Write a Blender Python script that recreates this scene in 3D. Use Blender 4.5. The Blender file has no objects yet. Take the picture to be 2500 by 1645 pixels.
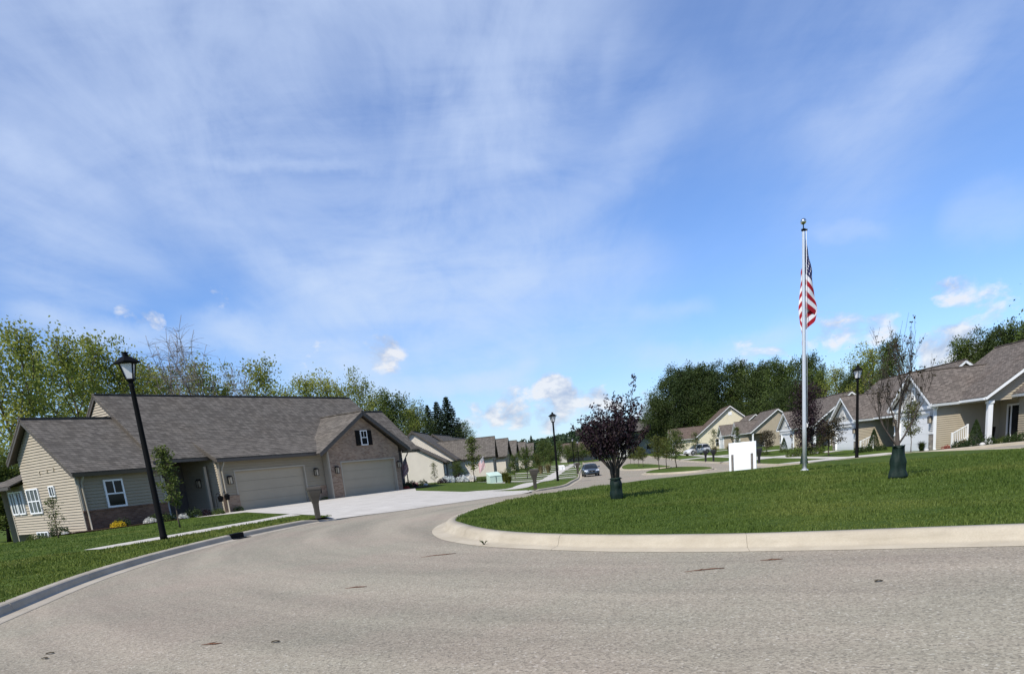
import bpy, bmesh, math, random
import numpy as np
from math import sin, cos, tan, pi, radians, sqrt, atan2, hypot, exp
from mathutils import Vector, Matrix
random.seed(7)
SC = bpy.context.scene
COL = SC.collection

# ------------------------------------------------------------------ terrain
def sm(t):
    t = max(0.0, min(1.0, t)); return t*t*(3-2*t)
def gz(x, y):
    """road level; the court lies high and the street runs gently downhill"""
    u = x-.1*max(0, y-50)
    dl = .13*sm((y-20)/14)+.65*sm((y-58)/32)+.45*sm((-19-x)/6)*sm((y-20)/8)
    dc = .65*sm((y-20)/28)+.45*sm((y-52)/22)
    dr = 1.08*sm((y-20)/36)+.1*sm((y-60)/30)
    dr = max(dr, .27*sm((x-8)/6)*sm((y-11)/9))
    d = dc+(dr-dc)*sm((u-2)/8)
    w = sm((u+7)/9)
    return -(dl*(1-w)+d*w)
LAWN = .13
def lz(x, y): return gz(x, y)+LAWN

# ------------------------------------------------------------------ camera
CAMH = 1.27
TH, RO = radians(13.8), radians(5.87)
def make_camera():
    ct, st, cr, sr = cos(TH), sin(TH), cos(RO), sin(RO)
    rt = Vector((cr, -sr*st, -sr*ct)); up = Vector((sr, cr*st, cr*ct)); fw = Vector((0, ct, -st))
    cd = bpy.data.cameras.new('camera'); co = bpy.data.objects.new('camera', cd); COL.objects.link(co)
    m = Matrix((rt, up, -fw)).transposed().to_4x4(); m.translation = Vector((0, 0, CAMH))
    co.matrix_world = m
    cd.sensor_width = 36; cd.lens = 26; cd.shift_y = (1567-822.5)/2500
    cd.clip_start = .1; cd.clip_end = 6000
    SC.camera = co
make_camera()

# ------------------------------------------------------------------ node helpers
def newmat(name):
    m = bpy.data.materials.new(name); m.use_nodes = True
    nt = m.node_tree; nt.nodes.clear()
    return m, nt
def N(nt, t, **k):
    n = nt.nodes.new(t)
    for a, v in k.items():
        if a.startswith('i_'):
            key = a[2:]
            key = int(key) if key.isdigit() else key.replace('_', ' ')
            n.inputs[key].default_value = v
        else: setattr(n, a, v)
    return n
def L(nt, a, b): nt.links.new(a, b)
def math_(nt, op, a, b=None, c=None, clamp=False):
    n = nt.nodes.new('ShaderNodeMath'); n.operation = op; n.use_clamp = clamp
    for i, v in enumerate((a, b, c)):
        if v is None: continue
        if isinstance(v, (int, float)): n.inputs[i].default_value = v
        else: nt.links.new(v, n.inputs[i])
    return n.outputs[0]
def mixc(nt, f, a, b, mode='MIX'):
    n = nt.nodes.new('ShaderNodeMix'); n.data_type = 'RGBA'; n.blend_type = mode
    for s, v in ((n.inputs[0], f), (n.inputs[6], a), (n.inputs[7], b)):
        if isinstance(v, (int, float)): s.default_value = v
        elif isinstance(v, (tuple, list)): s.default_value = tuple(v[:3])+(1,)
        else: nt.links.new(v, s)
    return n.outputs[2]
def ramp(nt, f, p0, p1, c0=(0, 0, 0), c1=(1, 1, 1)):
    n = nt.nodes.new('ShaderNodeValToRGB')
    n.color_ramp.elements[0].position = p0; n.color_ramp.elements[1].position = p1
    n.color_ramp.elements[0].color = tuple(c0)+(1,); n.color_ramp.elements[1].color = tuple(c1)+(1,)
    nt.links.new(f, n.inputs[0]); return n.outputs[0]
def noise(nt, vec, scale, detail=3, rough=.55, dist=0.0):
    n = nt.nodes.new('ShaderNodeTexNoise'); n.inputs['Scale'].default_value = scale
    n.inputs['Detail'].default_value = detail; n.inputs['Roughness'].default_value = rough
    n.inputs['Distortion'].default_value = dist
    if vec is not None: nt.links.new(vec, n.inputs['Vector'])
    return n.outputs[0]
def mapping(nt, vec, scale=(1, 1, 1), rot=(0, 0, 0), loc=(0, 0, 0)):
    n = nt.nodes.new('ShaderNodeMapping'); n.inputs['Scale'].default_value = scale
    n.inputs['Rotation'].default_value = rot; n.inputs['Location'].default_value = loc
    nt.links.new(vec, n.inputs['Vector']); return n.outputs[0]
def objco(nt): return nt.nodes.new('ShaderNodeTexCoord').outputs['Object']
def bump(nt, h, strength=.3, dist=.02):
    n = nt.nodes.new('ShaderNodeBump'); n.inputs['Strength'].default_value = strength
    n.inputs['Distance'].default_value = dist; nt.links.new(h, n.inputs['Height']); return n.outputs[0]
def finish(m, nt, col, rough=.8, spec=.3, metal=0.0, nrm=None):
    b = nt.nodes.new('ShaderNodeBsdfPrincipled'); o = nt.nodes.new('ShaderNodeOutputMaterial')
    if isinstance(col, (tuple, list)): b.inputs['Base Color'].default_value = tuple(col)+(1,)
    else: nt.links.new(col, b.inputs['Base Color'])
    if isinstance(rough, (int, float)): b.inputs['Roughness'].default_value = rough
    else: nt.links.new(rough, b.inputs['Roughness'])
    b.inputs['Specular IOR Level'].default_value = spec; b.inputs['Metallic'].default_value = metal
    if nrm is not None: nt.links.new(nrm, b.inputs['Normal'])
    nt.links.new(b.outputs[0], o.inputs[0]); return m

def plain(name, col, rough=.7, spec=.3, metal=0.0, var=.12, scale=3.0, bmp=0.0, fine=40.0):
    """a paint / plastic / stone like surface with faint blotches"""
    m, nt = newmat(name); co = objco(nt)
    a = noise(nt, co, scale, 4); b = noise(nt, co, fine, 2)
    f = math_(nt, 'ADD', math_(nt, 'MULTIPLY', a, .7), math_(nt, 'MULTIPLY', b, .3))
    c = mixc(nt, ramp(nt, f, .3, .7), tuple(v*(1-var) for v in col), tuple(min(1, v*(1+var)) for v in col))
    return finish(m, nt, c, rough, spec, metal, bump(nt, b, bmp, .01) if bmp else None)

def mat_asphalt():
    m, nt = newmat('asphalt'); co = objco(nt)
    sep = nt.nodes.new('ShaderNodeSeparateXYZ'); L(nt, co, sep.inputs[0])
    # tyre arcs: stretched noise in polar coordinates round the planted island
    dx = math_(nt, 'SUBTRACT', sep.outputs[0], 9.0); dy = math_(nt, 'SUBTRACT', sep.outputs[1], 19.0)
    r = math_(nt, 'SQRT', math_(nt, 'ADD', math_(nt, 'MULTIPLY', dx, dx), math_(nt, 'MULTIPLY', dy, dy)))
    an = math_(nt, 'ARCTAN2', dx, dy)
    cb = nt.nodes.new('ShaderNodeCombineXYZ'); L(nt, math_(nt, 'MULTIPLY', r, 1.0), cb.inputs[0]); L(nt, math_(nt, 'MULTIPLY', an, 1.6), cb.inputs[1])
    arcs = noise(nt, cb.outputs[0], .95, 3, .6)
    big = noise(nt, co, .35, 4, .6)
    v = nt.nodes.new('ShaderNodeTexVoronoi'); v.inputs['Scale'].default_value = 62; L(nt, co, v.inputs['Vector'])
    grit = noise(nt, co, 95, 2, .7)
    vb = nt.nodes.new('ShaderNodeSeparateColor'); L(nt, v.outputs['Color'], vb.inputs[0])
    stone = mixc(nt, vb.outputs[0], (.185, .158, .122), (.445, .395, .312))
    pale = math_(nt, 'GREATER_THAN', vb.outputs[1], .965)
    stone = mixc(nt, pale, stone, (.58, .535, .46))
    dark = math_(nt, 'LESS_THAN', vb.outputs[2], .10)
    stone = mixc(nt, math_(nt, 'MULTIPLY', dark, .75), stone, (.055, .050, .045))
    fine = mixc(nt, .5, stone, mixc(nt, ramp(nt, grit, .3, .7), (.20, .173, .132), (.435, .385, .303)))
    # tints: rosy worn patches and cool grey ones
    tint = mixc(nt, ramp(nt, big, .40, .64), (.96, .98, .94), (1.05, 1.0, .98))
    c = mixc(nt, 1.0, fine, tint, 'MULTIPLY')
    arc = mixc(nt, ramp(nt, arcs, .30, .62), (.78, .78, .775), (1.07, 1.065, 1.05))
    c = mixc(nt, 1.0, c, arc, 'MULTIPLY')
    return finish(m, nt, c, .92, .2, 0, bump(nt, math_(nt, 'ADD', v.outputs['Distance'], grit), .5, .006))

def mat_concrete(name, c0, c1, joint=0.0, speck=True):
    m, nt = newmat(name); co = objco(nt)
    a = noise(nt, co, 1.3, 5, .6); b = noise(nt, co, 55, 3, .7); st = noise(nt, mapping(nt, co, (1, 1, 6)), 2.5, 4, .6)
    c = mixc(nt, ramp(nt, a, .3, .7), c0, c1)
    c = mixc(nt, math_(nt, 'MULTIPLY', ramp(nt, st, .5, .75), .35), c, tuple(v*.72 for v in c0))
    c = mixc(nt, math_(nt, 'MULTIPLY', ramp(nt, b, .35, .7), .3), c, tuple(v*.8 for v in c0))
    if joint:
        br = nt.nodes.new('ShaderNodeTexBrick'); L(nt, mapping(nt, co, (1, 1, 1), (0, 0, radians(-55))), br.inputs['Vector']); br.offset = 0
        br.inputs['Color1'].default_value = br.inputs['Color2'].default_value = (1, 1, 1, 1); br.inputs['Mortar'].default_value = (.55, .53, .5, 1)
        br.inputs['Scale'].default_value = 1; br.inputs['Brick Width'].default_value = joint; br.inputs['Row Height'].default_value = joint; br.inputs['Mortar Size'].default_value = .022
        c = mixc(nt, 1.0, c, br.outputs[0], 'MULTIPLY')
    return finish(m, nt, c, .9, .2, 0, bump(nt, b, .25, .004))

def mat_grass(name, d, l, y):
    m, nt = newmat(name); co = objco(nt)
    big = noise(nt, co, .22, 4, .6); mid = noise(nt, co, 1.7, 4, .65)
    fin = noise(nt, mapping(nt, co, (38, 38, 8)), 1.0, 3, .7)
    c = mixc(nt, ramp(nt, mid, .32, .68), d, l)
    tf = noise(nt, co, 7.5, 4, .7); c = mixc(nt, ramp(nt, tf, .30, .70), mixc(nt, 1.0, c, (.66, .70, .62), 'MULTIPLY'), mixc(nt, 1.0, c, (1.25, 1.2, 1.15), 'MULTIPLY'))
    c = mixc(nt, math_(nt, 'MULTIPLY', ramp(nt, big, .48, .70), .55), c, y)
    c = mixc(nt, ramp(nt, fin, .3, .72), mixc(nt, 1.0, c, (.55, .58, .5), 'MULTIPLY'), mixc(nt, 1.0, c, (1.3, 1.25, 1.2), 'MULTIPLY'))
    return finish(m, nt, c, .95, .1, 0, bump(nt, fin, .8, .03))

def mat_leaf(name, dark, light, trans=.25, yel=None):
    m, nt = newmat(name); g = nt.nodes.new('ShaderNodeNewGeometry'); co = objco(nt)
    oi = nt.nodes.new('ShaderNodeObjectInfo')
    rnd = g.outputs['Random Per Island']
    clump = noise(nt, co, .55, 3, .6)
    f = math_(nt, 'ADD', math_(nt, 'MULTIPLY', rnd, .55), math_(nt, 'MULTIPLY', ramp(nt, clump, .3, .7), .45))
    c = mixc(nt, f, dark, light)
    if yel is not None:
        c = mixc(nt, math_(nt, 'MULTIPLY', ramp(nt, noise(nt, co, .3, 2), .5, .66), .75), c, yel)
    c = mixc(nt, 1.0, c, mixc(nt, oi.outputs['Random'], (.86, .9, .9), (1.14, 1.08, 1.0)), 'MULTIPLY')
    d = nt.nodes.new('ShaderNodeBsdfPrincipled'); L(nt, c, d.inputs['Base Color']); d.inputs['Roughness'].default_value = .6
    d.inputs['Specular IOR Level'].default_value = .25
    t = nt.nodes.new('ShaderNodeBsdfTranslucent'); L(nt, c, t.inputs[0])
    mx = nt.nodes.new('ShaderNodeMixShader'); mx.inputs[0].default_value = trans
    L(nt, d.outputs[0], mx.inputs[1]); L(nt, t.outputs[0], mx.inputs[2])
    o = nt.nodes.new('ShaderNodeOutputMaterial'); L(nt, mx.outputs[0], o.inputs[0]); return m

def mat_shingle(name, base, warm):
    m, nt = newmat(name); co = objco(nt)
    s = nt.nodes.new('ShaderNodeSeparateXYZ'); L(nt, co, s.inputs[0])
    cb = nt.nodes.new('ShaderNodeCombineXYZ')
    L(nt, math_(nt, 'ADD', s.outputs[0], s.outputs[1]), cb.inputs[0]); L(nt, math_(nt, 'MULTIPLY', s.outputs[2], 1.45), cb.inputs[1])
    br = nt.nodes.new('ShaderNodeTexBrick'); L(nt, cb.outputs[0], br.inputs['Vector'])
    br.inputs['Color1'].default_value = tuple(v*.70 for v in base)+(1,); br.inputs['Color2'].default_value = tuple(v*1.28 for v in base)+(1,)
    br.inputs['Mortar'].default_value = tuple(v*.45 for v in base)+(1,)
    br.inputs['Scale'].default_value = 1.0; br.inputs['Mortar Size'].default_value = .012
    br.inputs['Brick Width'].default_value = .27; br.inputs['Row Height'].default_value = .15
    br.offset = .37; br.squash = 1
    st = noise(nt, mapping(nt, cb.outputs[0], (8, 10, 1)), 1.0, 4, .7)
    bl = noise(nt, co, .45, 4, .6)
    c = mixc(nt, ramp(nt, st, .35, .68), mixc(nt, 1.0, br.outputs[0], (.89, .89, .90), 'MULTIPLY'), mixc(nt, 1.0, br.outputs[0], (1.10, 1.09, 1.08), 'MULTIPLY'))
    c = mixc(nt, math_(nt, 'MULTIPLY', ramp(nt, bl, .45, .7), .5), c, mixc(nt, 1.0, c, warm, 'MULTIPLY'))
    g = noise(nt, co, 60, 2, .6)
    c = mixc(nt, ramp(nt, g, .3, .7), mixc(nt, 1.0, c, (.85, .85, .85), 'MULTIPLY'), mixc(nt, 1.0, c, (1.12, 1.12, 1.12), 'MULTIPLY'))
    return finish(m, nt, c, .95, .1, 0, bump(nt, br.outputs[1], -.4, .01))

def mat_brick(name, c1, c2, mortar, w=.21, h=.078):
    m, nt = newmat(name); co = objco(nt)
    s = nt.nodes.new('ShaderNodeSeparateXYZ'); L(nt, co, s.inputs[0])
    cb = nt.nodes.new('ShaderNodeCombineXYZ')
    L(nt, math_(nt, 'ADD', s.outputs[0], s.outputs[1]), cb.inputs[0]); L(nt, s.outputs[2], cb.inputs[1])
    br = nt.nodes.new('ShaderNodeTexBrick'); L(nt, cb.outputs[0], br.inputs['Vector'])
    br.inputs['Color1'].default_value = tuple(c1)+(1,); br.inputs['Color2'].default_value = tuple(c2)+(1,)
    br.inputs['Mortar'].default_value = tuple(mortar)+(1,); br.inputs['Scale'].default_value = 1
    br.inputs['Mortar Size'].default_value = .008; br.inputs['Brick Width'].default_value = w; br.inputs['Row Height'].default_value = h
    bl = noise(nt, co, 1.1, 4, .65)
    c = mixc(nt, ramp(nt, bl, .3, .7), mixc(nt, 1.0, br.outputs[0], (.8, .8, .82), 'MULTIPLY'), mixc(nt, 1.0, br.outputs[0], (1.2, 1.17, 1.13), 'MULTIPLY'))
    return finish(m, nt, c, .9, .15, 0, bump(nt, br.outputs[1], -.5, .008))

def mat_glass(name, tint=(.006, .007, .008)):
    m, nt = newmat(name); co = objco(nt)
    c = mixc(nt, ramp(nt, noise(nt, co, 1.5, 2), .4, .65), tint, tuple(v*2.2 for v in tint))
    return finish(m, nt, c, .05, .22)

M = {}
M['asphalt'] = mat_asphalt()
M['kerb'] = mat_concrete('kerb_concrete', (.37, .315, .228), (.49, .43, .325))
M['kerb_grey'] = mat_concrete('aged_kerb_concrete', (.35, .305, .235), (.47, .42, .335))
M['walk'] = mat_concrete('walk_concrete', (.47, .435, .375), (.59, .55, .48), 3.0)
M['grass'] = mat_grass('lawn_grass', (.056, .094, .015), (.096, .142, .024), (.130, .160, .030))
M['grass_dk'] = mat_grass('island_grass', (.048, .082, .014), (.084, .126, .022), (.130, .155, .030))
M['blade_lt'] = mat_leaf('yellow_green_grass_blade', (.075, .110, .014), (.165, .205, .036), .3, (.21, .215, .045))  # brighter yellow-green blade colour of the left verge
M['blade'] = mat_leaf('grass_blade', (.066, .112, .016), (.130, .182, .034), .35, (.175, .205, .044))
M['shingle'] = mat_shingle('grey_shingle', (.140, .125, .106), (1.02, .98, .92))
M['shingle_br'] = mat_shingle('brown_shingle', (.150, .128, .108), (1.05, .97, .92))
M['shingle_rd'] = mat_shingle('red_brown_shingle', (.140, .105, .084), (1.06, .97, .92))
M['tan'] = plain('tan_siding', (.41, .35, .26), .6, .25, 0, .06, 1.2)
M['tan_gar'] = plain('taupe_garage_paint', (.36, .31, .225), .6, .25, 0, .05, 1.0)
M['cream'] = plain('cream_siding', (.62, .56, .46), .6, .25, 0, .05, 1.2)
M['yellowcream'] = plain('yellow_cream_siding', (.66, .60, .43), .6, .25, 0, .05, 1.2)
M['tan_r'] = plain('beige_siding', (.40, .34, .245), .6, .25, 0, .06, 1.2)
M['greyboard'] = plain('grey_board', (.50, .49, .45), .7, .2, 0, .05, 1.2)
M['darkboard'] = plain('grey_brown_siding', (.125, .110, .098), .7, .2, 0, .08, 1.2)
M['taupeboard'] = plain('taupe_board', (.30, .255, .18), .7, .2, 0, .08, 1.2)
M['white'] = plain('white_paint', (.78, .78, .76), .5, .35, 0, .03, 1.5)
M['white_sign'] = plain('white_sign_board', (.86, .87, .88), .4, .4, 0, .02, 1.0)
M['fascia'] = plain('bronze_fascia', (.085, .072, .058), .5, .35, 0, .08, 2)
M['trim_tan'] = plain('tan_trim', (.36, .32, .25), .5, .3, 0, .05, 2)
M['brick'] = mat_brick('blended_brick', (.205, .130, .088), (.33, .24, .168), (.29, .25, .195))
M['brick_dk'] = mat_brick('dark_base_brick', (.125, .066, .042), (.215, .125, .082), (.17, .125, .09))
M['stone'] = mat_brick('stacked_stone', (.16, .14, .12), (.42, .37, .30), (.24, .21, .18), .33, .16)
M['glass'] = mat_glass('window_glass')
M['glass_blind'] = mat_glass('window_glass_curtained', (.05, .058, .055))
M['black'] = plain('black_metal', (.004, .004, .004), .7, .12, 0, .2, 4)
M['dark'] = plain('dark_void', (.012, .011, .010), .9, .1)
M['lantern_glass'] = plain('frosted_lantern_glass', (.66, .66, .66), .35, .4, 0, .06, 4)
M['bronze'] = plain('bronze_fitting', (.03, .022, .016), .5, .4)
M['warmglass'] = plain('warm_lantern_glass', (.42, .36, .26), .3, .5)
M['mail'] = plain('taupe_plastic', (.066, .056, .042), .55, .35, 0, .1, 3)
M['mail_dk'] = plain('black_plastic', (.014, .014, .014), .5, .35)
M['alu'] = plain('brushed_aluminium', (.70, .70, .69), .38, .5, .45, .05, 6)
M['gold'] = plain('polished_ball', (.72, .70, .66), .2, .5, 1.0, .04, 6)
M['greenbox'] = plain('pale_green_metal', (.50, .62, .52), .5, .35, 0, .05, 2)
M['bag'] = plain('dark_green_tarp', (.010, .021, .015), .6, .2, 0, .4, 7, .3, 30)
M['bark'] = plain('grey_brown_bark', (.105, .082, .062), .95, .1, 0, .3, 8, .4)
M['bark_sap'] = plain('sapling_bark', (.070, .058, .048), .95, .1, 0, .3, 8, .4)
M['bark_grey'] = plain('grey_bark', (.20, .175, .155), .95, .1, 0, .3, 8, .4)
M['bark_dk'] = plain('dark_bark', (.040, .030, .024), .95, .1, 0, .3, 8, .4)
M['mulch'] = plain('dark_mulch', (.042, .028, .020), .98, .05, 0, .5, 14, .6)
M['rock'] = plain('pale_boulder', (.55, .52, .48), .85, .2, 0, .2, 4)
M['leaf_wood'] = mat_leaf('spring_green_leaf', (.165, .205, .036), (.35, .385, .078), .52, (.39, .375, .085))
M['leaf_dense'] = mat_leaf('dark_green_leaf', (.018, .034, .008), (.070, .098, .022), .25)
M['leaf_woodd'] = mat_leaf('fresh_green_leaf', (.120, .160, .028), (.28, .315, .064), .48, (.32, .315, .07))
M['leaf_mid'] = mat_leaf('mid_green_leaf', (.042, .070, .014), (.125, .160, .032), .28)
M['leaf_lite'] = mat_leaf('light_green_leaf', (.065, .095, .018), (.150, .175, .038), .3)
M['leaf_olive'] = mat_leaf('olive_leaf', (.060, .078, .014), (.140, .145, .028), .28)
M['leaf_purple'] = mat_leaf('purple_leaf', (.010, .005, .008), (.036, .017, .024), .12)
M['leaf_redgreen'] = mat_leaf('red_green_leaf', (.030, .022, .014), (.075, .060, .022), .2)
M['leaf_fir'] = mat_leaf('fir_needle', (.010, .022, .010), (.034, .056, .022), .1)
M['leaf_far'] = mat_leaf('distant_leaf', (.028, .050, .022), (.062, .092, .036), .15)
M['leaf_shrub'] = mat_leaf('shrub_leaf', (.016, .034, .008), (.050, .078, .018), .15)
M['leaf_straw'] = mat_leaf('straw_grass', (.16, .13, .06), (.32, .27, .14), .2)
M['petal_w'] = mat_leaf('white_petal', (.70, .70, .66), (.86, .86, .84), .35)
M['petal_y'] = mat_leaf('yellow_petal', (.55, .38, .01), (.75, .55, .03), .15)
M['petal_r'] = mat_leaf('red_petal', (.22, .02, .02), (.40, .08, .06), .15)
M['flag_r'] = plain('flag_red', (.36, .018, .028), .75, .1, 0, .05, 6)
M['flag_w'] = plain('flag_white', (.76, .74, .74), .75, .1, 0, .03, 6)
M['flag_b'] = plain('flag_blue', (.022, .026, .085), .75, .1, 0, .05, 6)
M['car_blue'] = plain('steel_blue_car_paint', (.060, .082, .105), .22, .55, .35, .05, 1)
M['car_silver'] = plain('silver_car_paint', (.60, .59, .57), .3, .5, .1, .04, 1)
M['car_glass'] = mat_glass('car_glass', (.020, .024, .028))
M['chrome'] = plain('chrome', (.6, .6, .62), .15, .5, 1.0, .03, 5)
M['headlamp'] = plain('headlamp_lens', (.70, .74, .78), .12, .6, 0, .05, 8)
M['tailred'] = plain('red_lens', (.25, .01, .01), .2, .5)
M['tyre'] = plain('tyre_rubber', (.013, .013, .013), .85, .2)
M['rim'] = plain('alloy_rim', (.40, .40, .41), .3, .5, .7)
M['twig'] = plain('dry_twig', (.13, .062, .036), .9, .1, 0, .3, 20)
M['deadleaf'] = plain('dead_leaf', (.085, .070, .045), .9, .1, 0, .3, 20)
M['hill'] = plain('wooded_hill', (.045, .068, .030), .95, .05, 0, .3, .05)

# ------------------------------------------------------------------ mesh builder
class MB:
    def __init__(s): s.v = []; s.f = []; s.m = []; s.sm = []
    def add(s, vs, fs, mi=0, smooth=False):
        b = len(s.v); s.v += [tuple(p) for p in vs]
        for f in fs: s.f.append(tuple(b+i for i in f)); s.m.append(mi); s.sm.append(smooth)
    def box(s, x0, x1, y0, y1, z0, z1, mi=0):
        vs = [(x, y, z) for z in (z0, z1) for y in (y0, y1) for x in (x0, x1)]
        s.add(vs, [(0, 2, 3, 1), (4, 5, 7, 6), (0, 1, 5, 4), (2, 6, 7, 3), (0, 4, 6, 2), (1, 3, 7, 5)], mi)
    def hexa(s, p, mi=0):   # 8 points: bottom ring 0-3, top ring 4-7
        s.add(p, [(3, 2, 1, 0), (4, 5, 6, 7), (0, 1, 5, 4), (1, 2, 6, 5), (2, 3, 7, 6), (3, 0, 4, 7)], mi)
    def bar(s, p, q, w, h, up=(0, 0, 1), mi=0):
        p = Vector(p); q = Vector(q); d = (q-p).normalized(); sd = d.cross(Vector(up))
        if sd.length < 1e-4: sd = Vector((1, 0, 0))
        sd.normalize(); u = sd.cross(d).normalized()
        a = sd*w/2; b = u*h/2
        s.hexa([p-a-b, p+a-b, p+a+b, p-a+b, q-a-b, q+a-b, q+a+b, q-a+b], mi)
    def tube(s, pts, rad, n=6, mi=0, smooth=True, cap=True):
        pts = [Vector(p) for p in pts]; vs = []; fs = []
        ref = Vector((.31, .95, .05))
        for i, p in enumerate(pts):
            d = (pts[min(i+1, len(pts)-1)]-pts[max(i-1, 0)])
            d = d.normalized() if d.length > 1e-9 else Vector((0, 0, 1))
            a = d.cross(ref)
            if a.length < .05: a = d.cross(Vector((1, 0, 0)))
            a.normalize(); b = d.cross(a)
            r = rad[i] if isinstance(rad, (list, tuple)) else rad
            for k in range(n): vs.append(p+a*(r*cos(2*pi*k/n))+b*(r*sin(2*pi*k/n)))
        for i in range(len(pts)-1):
            for k in range(n):
                k2 = (k+1) % n; fs.append((i*n+k, i*n+k2, (i+1)*n+k2, (i+1)*n+k))
        if cap: fs.append(tuple(range(n))[::-1]); fs.append(tuple((len(pts)-1)*n+k for k in range(n)))
        s.add(vs, fs, mi, smooth)
    def lathe(s, prof, n=16, c=(0, 0, 0), mi=0, smooth=True, wob=None):
        vs = []; fs = []
        for i, (r, z) in enumerate(prof):
            for k in range(n):
                a = 2*pi*k/n; rr = r*(wob(i, a, z) if wob else 1)
                vs.append((c[0]+rr*cos(a), c[1]+rr*sin(a), c[2]+z))
        for i in range(len(prof)-1):
            for k in range(n):
                k2 = (k+1) % n; fs.append((i*n+k, i*n+k2, (i+1)*n+k2, (i+1)*n+k))
        fs.append(tuple(range(n))[::-1]); fs.append(tuple((len(prof)-1)*n+k for k in range(n)))
        s.add(vs, fs, mi, smooth)
    def build(s, name, mats, parent=None, label=None, bevel=0, fix=True, cat=None, group=None, kind=None):
        me = bpy.data.meshes.new(name); me.from_pydata(s.v, [], s.f)
        if not isinstance(mats, (list, tuple)): mats = [mats]
        for m in mats: me.materials.append(M[m] if isinstance(m, str) else m)
        me.polygons.foreach_set('material_index', s.m); me.polygons.foreach_set('use_smooth', s.sm)
        if fix or bevel:
            bm = bmesh.new(); bm.from_mesh(me)
            if bevel: bmesh.ops.bevel(bm, geom=[e for e in bm.edges if len(e.link_faces) == 2 and e.calc_face_angle(0) > .5], offset=bevel, segments=2, affect='EDGES', profile=.6)
            bmesh.ops.recalc_face_normals(bm, faces=bm.faces); bm.to_mesh(me); bm.free()
        me.update()
        return link(name, me, parent, label, cat, group, kind)
def link(name, data, parent=None, label=None, cat=None, group=None, kind=None, loc=None):
    o = bpy.data.objects.new(name, data); COL.objects.link(o)
    if parent: o.parent = parent
    if loc is not None: o.location = loc
    if label: o['label'] = label
    if cat: o['category'] = cat
    if group: o['group'] = group
    if kind: o['kind'] = kind
    return o
def thing(name, label, cat, loc=(0, 0, 0), rotz=0.0, group=None, scale=1.0):
    o = link(name, None, None, label, cat, group, None, loc)
    o.rotation_euler = (0, 0, rotz); o.scale = (scale,)*3 if isinstance(scale, (int, float)) else scale
    o.empty_display_size = .3
    return o
def dup(root, loc, rotz=0.0, label=None, group=None, scale=None):
    r = root.copy(); COL.objects.link(r); r.location = loc; r.rotation_euler = (0, 0, rotz)
    if label: r['label'] = label
    if group: r['group'] = group
    if scale is not None: r.scale = (scale,)*3 if isinstance(scale, (int, float)) else scale
    for ch in list(root.children):
        c = ch.copy(); COL.objects.link(c); c.parent = r
        for g in list(ch.children):
            d = g.copy(); COL.objects.link(d); d.parent = c
    return r

# ------------------------------------------------------------------ sheets that follow the terrain
XS = [-2500, -900, -400, -200, -120, -80, -55]+[x for x in range(-40, 61, 2)]+[75, 100, 140, 200, 400, 900, 2500]
YS = [-300, -80, -40, -20, -8]+[y for y in range(0, 112, 2)]+[120, 130, 145, 160, 180, 210, 260, 330, 450, 800, 1500, 3500]
def sheet(name, poly, zf, mat, kind='structure', **kw):
    bm = bmesh.new()
    vs = [bm.verts.new((p[0], p[1], 0)) for p in poly]; f = bm.faces.new(vs)
    bmesh.ops.triangulate(bm, faces=[f])
    x0, x1 = min(p[0] for p in poly), max(p[0] for p in poly); y0, y1 = min(p[1] for p in poly), max(p[1] for p in poly)
    for x in XS:
        if x0 < x < x1: bmesh.ops.bisect_plane(bm, geom=bm.verts[:]+bm.edges[:]+bm.faces[:], plane_co=(x, 0, 0), plane_no=(1, 0, 0))
    for y in YS:
        if y0 < y < y1: bmesh.ops.bisect_plane(bm, geom=bm.verts[:]+bm.edges[:]+bm.faces[:], plane_co=(0, y, 0), plane_no=(0, 1, 0))
    for v in bm.verts: v.co.z = zf(v.co.x, v.co.y)
    bmesh.ops.recalc_face_normals(bm, faces=bm.faces)
    for f in bm.faces:
        if f.normal.z < 0: f.normal_flip()
        f.smooth = True
    me = bpy.data.meshes.new(name); bm.to_mesh(me); bm.free(); me.materials.append(M[mat])
    return link(name, me, kind=kind, **kw)
def spline(pts, n=6, closed=False):
    out = []; m = len(pts); rng = range(m if closed else m-1)
    for i in rng:
        p0 = pts[(i-1) % m] if closed or i > 0 else pts[0]; p1 = pts[i]; p2 = pts[(i+1) % m]; p3 = pts[(i+2) % m] if closed or i+2 < m else pts[-1]
        for k in range(n):
            t = k/n
            out.append(tuple(.5*((2*b)+(-a+c)*t+(2*a-5*b+4*c-d)*t*t+(-a+3*b-3*c+d)*t**3) for a, b, c, d in zip(p0, p1, p2, p3)))
    if not closed: out.append(tuple(pts[-1]))
    return out
def offset(path, d, closed=False):
    """d > 0 moves to the left of the walking direction"""
    out = []; m = len(path)
    for i, p in enumerate(path):
        a = path[(i-1) % m] if closed or i > 0 else path[0]; b = path[(i+1) % m] if closed or i < m-1 else path[-1]
        tx, ty = b[0]-a[0], b[1]-a[1]; l = hypot(tx, ty) or 1
        out.append((p[0]-ty/l*d, p[1]+tx/l*d))
    return out
def resample(path, step):
    out = [path[0]]; acc = 0
    for a, b in zip(path, path[1:]):
        l = hypot(b[0]-a[0], b[1]-a[1]); t = step-acc
        while t <= l:
            out.append((a[0]+(b[0]-a[0])*t/l, a[1]+(b[1]-a[1])*t/l)); t += step
        acc = (acc+l) % step
    if hypot(out[-1][0]-path[-1][0], out[-1][1]-path[-1][1]) > .05: out.append(path[-1])
    return out
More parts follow.
